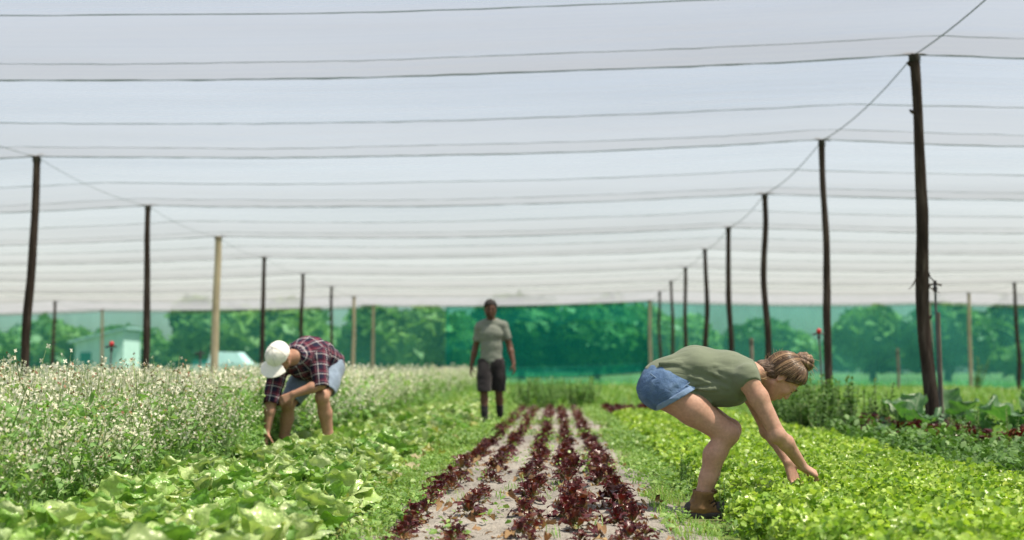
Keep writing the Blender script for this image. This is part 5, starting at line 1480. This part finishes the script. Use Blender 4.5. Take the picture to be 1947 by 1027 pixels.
# boots
for an in (ankN, ankF):
    x0, y0 = an[0], an[1]
    B = Body((x0 - 0.11, y0 - 0.08, -0.01), (x0 + 0.19, y0 + 0.08, 0.19), 0.0045)
    B.cone((x0 + 0.004, y0, 0.055), (x0 + 0.018, y0, 0.132), 0.050, 0.056, 0.02)
    B.cone((x0 - 0.035, y0, 0.045), (x0 + 0.115, y0, 0.040), 0.040, 0.034, 0.03, (Y, 1.12))
    B.cut((0, 0, 0.140), (0.12, 0, 1)); B.cut((0, 0, 0.018), (0, 0, -1))
    B.rumple(0.003, 40, 4)
    B.cone((x0 + 0.008, y0, 0.085), (x0 + 0.026, y0, 0.18), 0.043, 0.050, 0, None, True)
    bt = link('boot', B.mesh('boot', MT['boot']), W)
    B = Body((x0 - 0.11, y0 - 0.08, -0.02), (x0 + 0.19, y0 + 0.08, 0.07), 0.0045)
    B.cone((x0 - 0.036, y0, 0.02), (x0 + 0.118, y0, 0.02), 0.045, 0.042, 0.0, (Y, 1.1))
    B.cut((0, 0, 0.030), (0, 0, 1)); B.cut((0, 0, -0.004), (0, 0, -1))
    link('sole', B.mesh('sole', MT['boot_dark']), bt)
    B = Body((x0 - 0.11, y0 - 0.08, 0.0), (x0 + 0.19, y0 + 0.08, 0.13), 0.0045)
    B.ell((x0 - 0.045, y0, 0.05), (0.036, 0.042, 0.034), None, 0); B.cut((0, 0, 0.028), (0, 0, -1))
    link('heel_cap', B.mesh('heel_cap', MT['boot_dark']), bt)
    B = Body((x0 - 0.11, y0 - 0.08, 0.0), (x0 + 0.19, y0 + 0.08, 0.13), 0.0045)
    B.ell((x0 + 0.105, y0, 0.048), (0.050, 0.043, 0.036), None, 0); B.cut((0, 0, 0.028), (0, 0, -1))
    link('toe_cap', B.mesh('toe_cap', MT['boot_dark']), bt)
    gg = G()
    for q in range(5):
        z = 0.068 + q * 0.013; xx = x0 + 0.085 - q * 0.013
        gg.merge(tube([(xx - 0.02, y0 - 0.044, z - 0.004), (xx, y0 - 0.02, z + 0.010), (xx, y0 + 0.02, z + 0.010), (xx - 0.02, y0 + 0.044, z - 0.004)], 0.0038, 5))
    link('laces', gg.mesh('laces', MT['lace']), bt)

# ---------- the man standing at the far end of the rows
Mn = empty('person', (-0.90, 17.3, 0.0)); Mn.scale = (0.965, 0.965, 0.965)
tag(Mn, 'person in grey-green T-shirt, black shorts and long black socks walking up the rows', 'person')
X = A3(1, 0, 0)
C = A3(-0.012, -0.035, 1.645); U = unit((0.02, -0.06, 1)); F = unit((0.16, -1, -0.10))
shL, shR = A3(-0.162, -0.005, 1.405), A3(0.166, 0.015, 1.420)
elL, elR = A3(-0.226, 0.05, 1.112), A3(0.258, 0.02, 1.128)
wrL, wrR = A3(-0.282, 0.02, 0.855), A3(0.318, -0.09, 0.880)
hpL, hpR = A3(-0.088, 0, 0.90), A3(0.088, 0, 0.90)
knL, knR = A3(-0.095, -0.13, 0.505), A3(0.105, 0.03, 0.485)
anL, anR = A3(-0.082, -0.16, 0.09), A3(0.120, 0.16, 0.10)
B = Body((-0.42, -0.24, -0.02), (0.45, 0.24, 1.82), 0.0085)
B.chain([(0, 0.01, 0.93), (0, 0, 1.10), (0, 0.005, 1.32), (0, 0.01, 1.43)], [0.108, 0.092, 0.108, 0.070], 0.04, (X, 1.38))
for sh in (shL, shR): B.cone((sh[0] * 0.25, 0.005, 1.455), sh, 0.062, 0.060, 0.03)
B.cone((0, 0.01, 1.43), C + A3(0, 0.02, -0.05), 0.060, 0.056, 0.03)
head(B, C, U, F, 1.04, True)
for sh, el, wr in ((shL, elL, wrL), (shR, elR, wrR)):
    B.chain([sh, sh + (el - sh) * 0.4, el], [0.062, 0.054, 0.041], 0.03)
    B.chain([el, el + (wr - el) * 0.3, wr], [0.041, 0.043, 0.028], 0.02)
hand(B, wrL, unit((-0.12, -0.12, -1)), A3(0.85, 0.2, 0), A3(0.1, -1, 0), 1.0, (0.3, 0.35, 0.3), 0.06, 0.5)
hand(B, wrR, unit((0.10, -0.10, -1)), A3(-0.85, 0.2, 0), A3(-0.1, -1, 0), 1.0, (0.3, 0.35, 0.3), 0.06, 0.5)
for hp, kn, an in ((hpL, knL, anL), (hpR, knR, anR)):
    B.chain([hp, hp + (kn - hp) * 0.5, kn], [0.092, 0.078, 0.054], 0.03)
    B.chain([kn, kn + (an - kn) * 0.3 + A3(0, 0.02, 0), kn + (an - kn) * 0.7, an], [0.052, 0.056, 0.040, 0.036], 0.02)
    B.cone(an + A3(0, 0.03, -0.05), an + A3(0, -0.13, -0.055), 0.034, 0.03, 0.02, (X, 1.2))
body = link('body', B.mesh('body', MT['skin_dark']), Mn)
face_parts(Mn, body, C, U, F, 1.04, MT['black_hair'], MT['lip_dark'], True)
B = Body((-0.33, -0.22, 0.86), (0.35, 0.22, 1.56), 0.0075)
B.chain([(0, 0.0, 0.93), (0, 0, 1.12), (0, 0.0, 1.31), (0, 0.01, 1.44)], [0.116, 0.106, 0.120, 0.080], 0.05, (X, 1.34))
for sh, el in ((shL, elL), (shR, elR)):
    B.cone((sh[0] * 0.20, 0.005, 1.468), sh, 0.066, 0.070, 0.03)
    B.cone(sh, sh + (el - sh) * 0.75, 0.070, 0.065, 0.02)
B.rumple(0.005, 13, 5, (0.7, 1, 1.5))
for sh, el in ((shL, elL), (shR, elR)):
    sd = np.sign(sh[0]); d = unit(el - sh)
    B.cut(sh + d * 0.21, d, (lambda s_: lambda x, y, z: (x * s_ > 0.160) & (y > -9) & (z > -9))(sd))
    B.cone(sh + d * 0.17, sh + d * 0.3, 0.057, 0.057, 0, None, True)
B.cut((0, 0, 0.905), (0, 0.1, -1)); B.cut((0, 0.0, 1.520), (0, -0.35, 1))
link('t_shirt', B.mesh('t_shirt', MT['grey_tee']), Mn)
B = Body((-0.26, -0.24, 0.44), (0.28, 0.22, 0.99), 0.0075)
B.cone((0, 0.01, 0.94), (0, 0.01, 0.86), 0.116, 0.122, 0.03, (X, 1.46))
for hp, kn in ((hpL, knL), (hpR, knR)): B.chain([hp, hp + (kn - hp) * 0.5, kn + A3(0.0, 0, -0.02)], [0.104, 0.105, 0.100], 0.02)
B.rumple(0.007, 15, 8, (1, 1, 0.5))
B.cut((0, 0, 0.495), (0, 0, -1)); B.cut((0, 0, 0.955), (0, 0, 1))
for hp, kn in ((hpL, knL), (hpR, knR)): B.cone(hp + (kn - hp) * 0.85, kn + A3(0, 0, -0.1), 0.090, 0.088, 0, None, True)
sh_ = link('shorts', B.mesh('shorts', MT['black_short']), Mn)
link('drawstring', tube([(-0.01, -0.137, 0.90), (-0.02, -0.150, 0.86), (-0.015, -0.150, 0.82)], 0.004, 5).mesh('drawstring', MT['grey_tee']), sh_)
for kn, an in ((knL, anL), (knR, anR)):
    B = Body(np.minimum(kn, an) - A3(0.09, 0.2, 0.12), np.maximum(kn, an) + A3(0.09, 0.1, 0.02), 0.0075)
    B.chain([kn, kn + (an - kn) * 0.3 + A3(0, 0.02, 0), kn + (an - kn) * 0.7, an], [0.060, 0.064, 0.048, 0.043], 0.02)
    B.cut((0, 0, 0.30), (0, 0, 1)); B.cut((0, 0, 0.06), (0, 0, -1))
    link('sock', B.mesh('sock', MT['sock']), Mn)
    B = Body(an - A3(0.09, 0.22, 0.10), an + A3(0.09, 0.12, 0.06), 0.0075)
    B.cone(an + A3(0, 0.035, -0.042), an + A3(0, -0.14, -0.050), 0.045, 0.038, 0.02, (X, 1.15)); B.cone(an, an + A3(0, 0, -0.04), 0.048, 0.05, 0.02)
    B.cut((0, 0, 0.0), (0, 0, -1))
    bt = link('shoe', B.mesh('shoe', MT['boot_dark']), Mn)
B = Body(C - 0.2, C + 0.2, 0.006)
B.ell(C + (U * 0.050 - F * 0.015), (0.098, 0.110, 0.092), (U, F, X), 0)
B.cut(C + U * 0.030 + F * 0.02, unit(F * 0.55 - U)); B.rumple(0.006, 60, 3)
B.cut(C + F * 0.080 + U * 0.066, unit(F - U * 0.9))
link('hair', B.mesh('hair', MT['black_hair']), Mn)
B = Body(C - 0.2, C + 0.2, 0.006)
B.ell(C + (-U * 0.048 + F * 0.024), A3(0.080, 0.074, 0.066), (U, F, X), 0); B.ell(C + (-U * 0.100 + F * 0.066), (0.028, 0.028, 0.032), (U, F, X), 0.02)
B.cut(C - U * 0.050, unit(U - F * 0.05)); B.rumple(0.003, 80, 3)
B.ell(C + (-U * 0.060 + F * 0.112), (0.016, 0.03, 0.022), (U, F, X), 0, True)
link('beard', B.mesh('beard', MT['dark_beard']), Mn)

# ---------- the man in the plaid shirt and white cap
Pm = empty('person', (-2.12, 10.7, 0.0))
tag(Pm, 'person in white cap, plaid shirt and light shorts stooping into the pale lettuce', 'person')
C = A3(-0.165, -0.30, 0.855)
F = unit((-0.42, -0.42, -0.80)); U = unit(A3(-0.12, -0.72, 0.68)); U = unit(U - F * (U @ F)); L = np.cross(U, F)
pel = A3(0.085, 0.27, 0.800); che = A3(0.005, -0.06, 0.865); nb = A3(-0.070, -0.185, 0.860)
shR_, shL_ = A3(-0.205, -0.14, 0.775), A3(0.130, -0.135, 0.862)
elR_, wrR_ = A3(-0.245, -0.215, 0.495), A3(-0.272, -0.235, 0.250)
elL_, wrL_ = A3(0.165, -0.215, 0.640), A3(-0.050, -0.26, 0.560)
hpR_, hpL_ = A3(-0.015, 0.245, 0.765), A3(0.180, 0.215, 0.775)
knR_, knL_ = A3(-0.130, -0.085, 0.475), A3(0.160, -0.115, 0.535)
anR_, anL_ = A3(-0.205, 0.06, 0.085), A3(0.210, 0.03, 0.085)
tax = unit(che - pel); lat = unit(shL_ - shR_); lat = unit(lat - tax * (lat @ tax)); nor = np.cross(tax, lat)
B = Body((-0.42, -0.50, -0.02), (0.36, 0.46, 1.10), 0.008)
B.chain([pel, (pel + che) / 2 + A3(0, 0, 0.02), che, nb], [0.125, 0.110, 0.120, 0.075], 0.04, (lat, 1.35))
for sh in (shR_, shL_): B.cone((nb + che) / 2 * 0.6 + sh * 0.4, sh, 0.075, 0.064, 0.03)
B.cone(nb, C - F * 0.01 - U * 0.06, 0.060, 0.056, 0.03)
head(B, C, U, F, 1.02, True)
for sh, el, wr in ((shR_, elR_, wrR_), (shL_, elL_, wrL_)):
    B.chain([sh, el], [0.060, 0.043], 0.03); B.chain([el, el + (wr - el) * 0.3, wr], [0.043, 0.045, 0.029], 0.02)
hand(B, wrR_, unit((-0.05, -0.12, -1)), A3(0.8, 0.3, 0), A3(0.3, -1, 0), 1.0, (0.3, 0.5, 0.4))
hand(B, wrL_, unit((-0.80, -0.1, -0.42)), A3(-0.2, 0.9, -0.3), A3(-0.2, 0.2, -0.9), 1.0, (0.4, 0.6, 0.5))
for hp, kn, an in ((hpR_, knR_, anR_), (hpL_, knL_, anL_)):
    B.chain([hp, hp + (kn - hp) * 0.5, kn], [0.098, 0.082, 0.057], 0.03)
    B.ell(kn + A3(0, -0.015, 0.005), (0.052, 0.048, 0.056), None, 0.02)
    B.chain([kn, kn + (an - kn) * 0.3 + A3(0, 0.02, 0), kn + (an - kn) * 0.7, an], [0.052, 0.058, 0.042, 0.036], 0.02)
    B.cone(an + A3(0, 0.03, -0.05), an + A3(0, -0.13, -0.055), 0.034, 0.03, 0.02, (X, 1.2))
body = link('body', B.mesh('body', MT['skin_tan']), Pm)
face_parts(Pm, body, C, U, F, 1.02, MT['dark_beard'], MT['lip_pink'], True)
def plaid_uv(V):
    def frame(a, b, latv, rad):
        d = unit(b - a); l1 = unit(latv - d * (latv @ d)); n1 = np.cross(d, l1)
        q = V - a; v = q @ d
        t = np.clip(v / np.linalg.norm(b - a), 0, 1)
        dist = np.linalg.norm(q - (t * np.linalg.norm(b - a))[:, None] * d, axis=1) / rad
        return np.arctan2(q @ l1, q @ n1) * rad, v, dist
    fs = [frame(pel, che, lat, 0.15), frame(shR_, elR_, A3(1, 0, 0), 0.075), frame(shL_, elL_, A3(1, 0, 0), 0.075)]
    D_ = np.stack([f[2] for f in fs], 1); D_[:, 0] *= 0.95
    w = D_.argmin(1)
    uu = np.choose(w, [f[0] for f in fs]); vv = np.choose(w, [f[1] for f in fs])
    return np.stack([uu + 5, vv + 5, 0 * uu], 1)
B = Body((-0.38, -0.36, 0.38), (0.34, 0.48, 1.12), 0.0085)
B.chain([pel + A3(0.01, 0.02, -0.01), (pel + che) / 2 + A3(0, 0, 0.03), che + A3(0, 0, 0.012), nb], [0.146, 0.140, 0.148, 0.094], 0.04, (lat, 1.32))
B.cone((pel + che) / 2 + A3(0, -0.03, -0.06), che + A3(0, -0.02, -0.07), 0.11, 0.10, 0.05, (lat, 1.3))
for sh, el in ((shR_, elR_), (shL_, elL_)):
    B.cone(nb * 0.3 + che * 0.3 + sh * 0.4, sh, 0.090, 0.080, 0.03)
    B.cone(sh, el + (el - sh) * 0.22, 0.078, 0.066, 0.03)
B.rumple(0.008, 15, 5)
for sh, el, s_ in ((shR_, elR_, -1), (shL_, elL_, 1)):
    d = unit(el - sh)
    B.cut(el + d * (0.015 if s_ < 0 else 0.03), d, (lambda s2: (lambda x, y, z: (x < -0.15) & (y < 0.05) & (z < 9)) if s2 < 0 else (lambda x, y, z: (x > 0.06) & (y < 0.02) & (z < 0.72)))(s_))
    B.cone(el - d * 0.03, el + d * 0.2, 0.054, 0.052, 0, None, True)
B.cut(nb + A3(-0.01, -0.02, 0.0), unit(nb - che) + A3(0, -0.2, 0), lambda x, y, z: (x > -0.16) & (y < 9) & (z > 0.79))
B.cut(pel + A3(0.0, 0.09, -0.06), unit(pel - che) + A3(0, 0, -0.55))
link('plaid_shirt', B.mesh('plaid_shirt', MT['plaid'], plaid_uv), Pm)
gg = tube([nb + lat * 0.075 * math.cos(q) + nor * 0.07 * math.sin(q) + unit(nb - che) * 0.006 for q in np.linspace(0, 6.28, 22)], 0.017, 8, False)
link('collar', gg.mesh('collar', MT['plaid']), Pm)
B = Body((-0.30, -0.32, 0.36), (0.38, 0.46, 0.98), 0.0085)
B.ell(pel + A3(0, 0, -0.02), (0.165, 0.150, 0.135), None, 0.03)
for hp, kn in ((hpR_, knR_), (hpL_, knL_)): B.chain([hp, hp + (kn - hp) * 0.5, kn], [0.112, 0.104, 0.090], 0.03)
B.rumple(0.006, 16, 8)
for hp, kn, s_ in ((hpR_, knR_, -1), (hpL_, knL_, 1)):
    d = unit(kn - hp)
    B.cut(hp + (kn - hp) * (0.93 if s_ < 0 else 0.80), unit(d * 0.7 + A3(0, 0, -0.5)), (lambda s2: (lambda x, y, z: (x < 0.03) & (y < 9) & (z < 9)) if s2 < 0 else (lambda x, y, z: (x > 0.03) & (y < 9) & (z < 9)))(s_))
    B.cone(hp + (kn - hp) * 0.7, kn + d * 0.1, 0.080, 0.074, 0, None, True)
link('shorts', B.mesh('shorts', MT['light_denim']), Pm)
for an in (anR_, anL_):
    B = Body(an - A3(0.09, 0.22, 0.10), an + A3(0.09, 0.12, 0.06), 0.0068)
    B.cone(an + A3(0, 0.035, -0.042), an + A3(0, -0.14, -0.050), 0.045, 0.038, 0.02, (X, 1.15)); B.cone(an, an + A3(0, 0, -0.04), 0.048, 0.05, 0.02)
    B.cut((0, 0, 0.0), (0, 0, -1))
    link('shoe', B.mesh('shoe', MT['boot_dark']), Pm)
B = Body(C - 0.2, C + 0.2, 0.005)
B.ell(C + (-U * 0.048 + F * 0.024), A3(0.080, 0.073, 0.065), (U, F, L), 0); B.ell(C + (-U * 0.100 + F * 0.066), (0.028, 0.028, 0.032), (U, F, L), 0.02)
B.cut(C - U * 0.046, unit(U)); B.rumple(0.003, 80, 3)
B.ell(C + (-U * 0.060 + F * 0.112), (0.016, 0.03, 0.022), (U, F, L), 0, True)
link('beard', B.mesh('beard', MT['dark_beard']), Pm)
B = Body(C - 0.26, C + 0.26, 0.005)
B.ell(C + (U * 0.044 - F * 0.010), (0.105, 0.115, 0.096), (U, F, L), 0)
B.cut(C + U * 0.030, -U); B.rumple(0.003, 22, 3)
B.ell(C + (U * 0.025 - F * 0.010), (0.090, 0.100, 0.083), (U, F, L), 0, True)
cap = link('cap', B.mesh('cap', MT['white_cap']), Pm)
nu_, nv_ = 9, 15
Vb = []
for i in range(nu_):
    for j in range(nv_):
        a = (j / (nv_ - 1) - 0.5) * 2.0; rr_ = 0.100 + 0.095 * (i / (nu_ - 1)) * math.cos(a * 0.85)
        Vb.append(C + U * (0.036 - 0.034 * (i / (nu_ - 1)) - 0.022 * math.sin(a) ** 2) + F * (rr_ * math.cos(a) + 0.0) + L * (rr_ * 0.90 * math.sin(a)))
Vb = np.array(Vb); gg = G().add(Vb, grid_faces(nu_, nv_)); gg.add(Vb + U * 0.006, grid_faces(nu_, nv_)[:, ::-1])
ri = [nu_ * nv_ - nv_ + j for j in range(nv_)]
gg.add(np.concatenate([Vb[ri], Vb[ri] + U * 0.006]), [(j, j + 1, nv_ + j + 1, nv_ + j) for j in range(nv_ - 1)])
link('brim', gg.mesh('brim', MT['white_cap']), cap)
for q in range(6):
    a = q * math.pi / 3 + 0.5
    sp = [C + U * (0.044 + 0.1065 * math.sin(e)) - F * 0.010 + (F * 0.1165 * math.cos(a) + L * 0.0975 * math.sin(a)) * math.cos(e) for e in np.linspace(0.0, 1.5, 9)]
    link('panel_seam', tube(sp, 0.0016, 4).mesh('panel_seam', MT['cap_seam']), cap)
link('button', tube([C + U * 0.147 - F * 0.01, C + U * 0.155 - F * 0.01], [0.009, 0.006], 8).mesh('button', MT['white_cap']), cap)
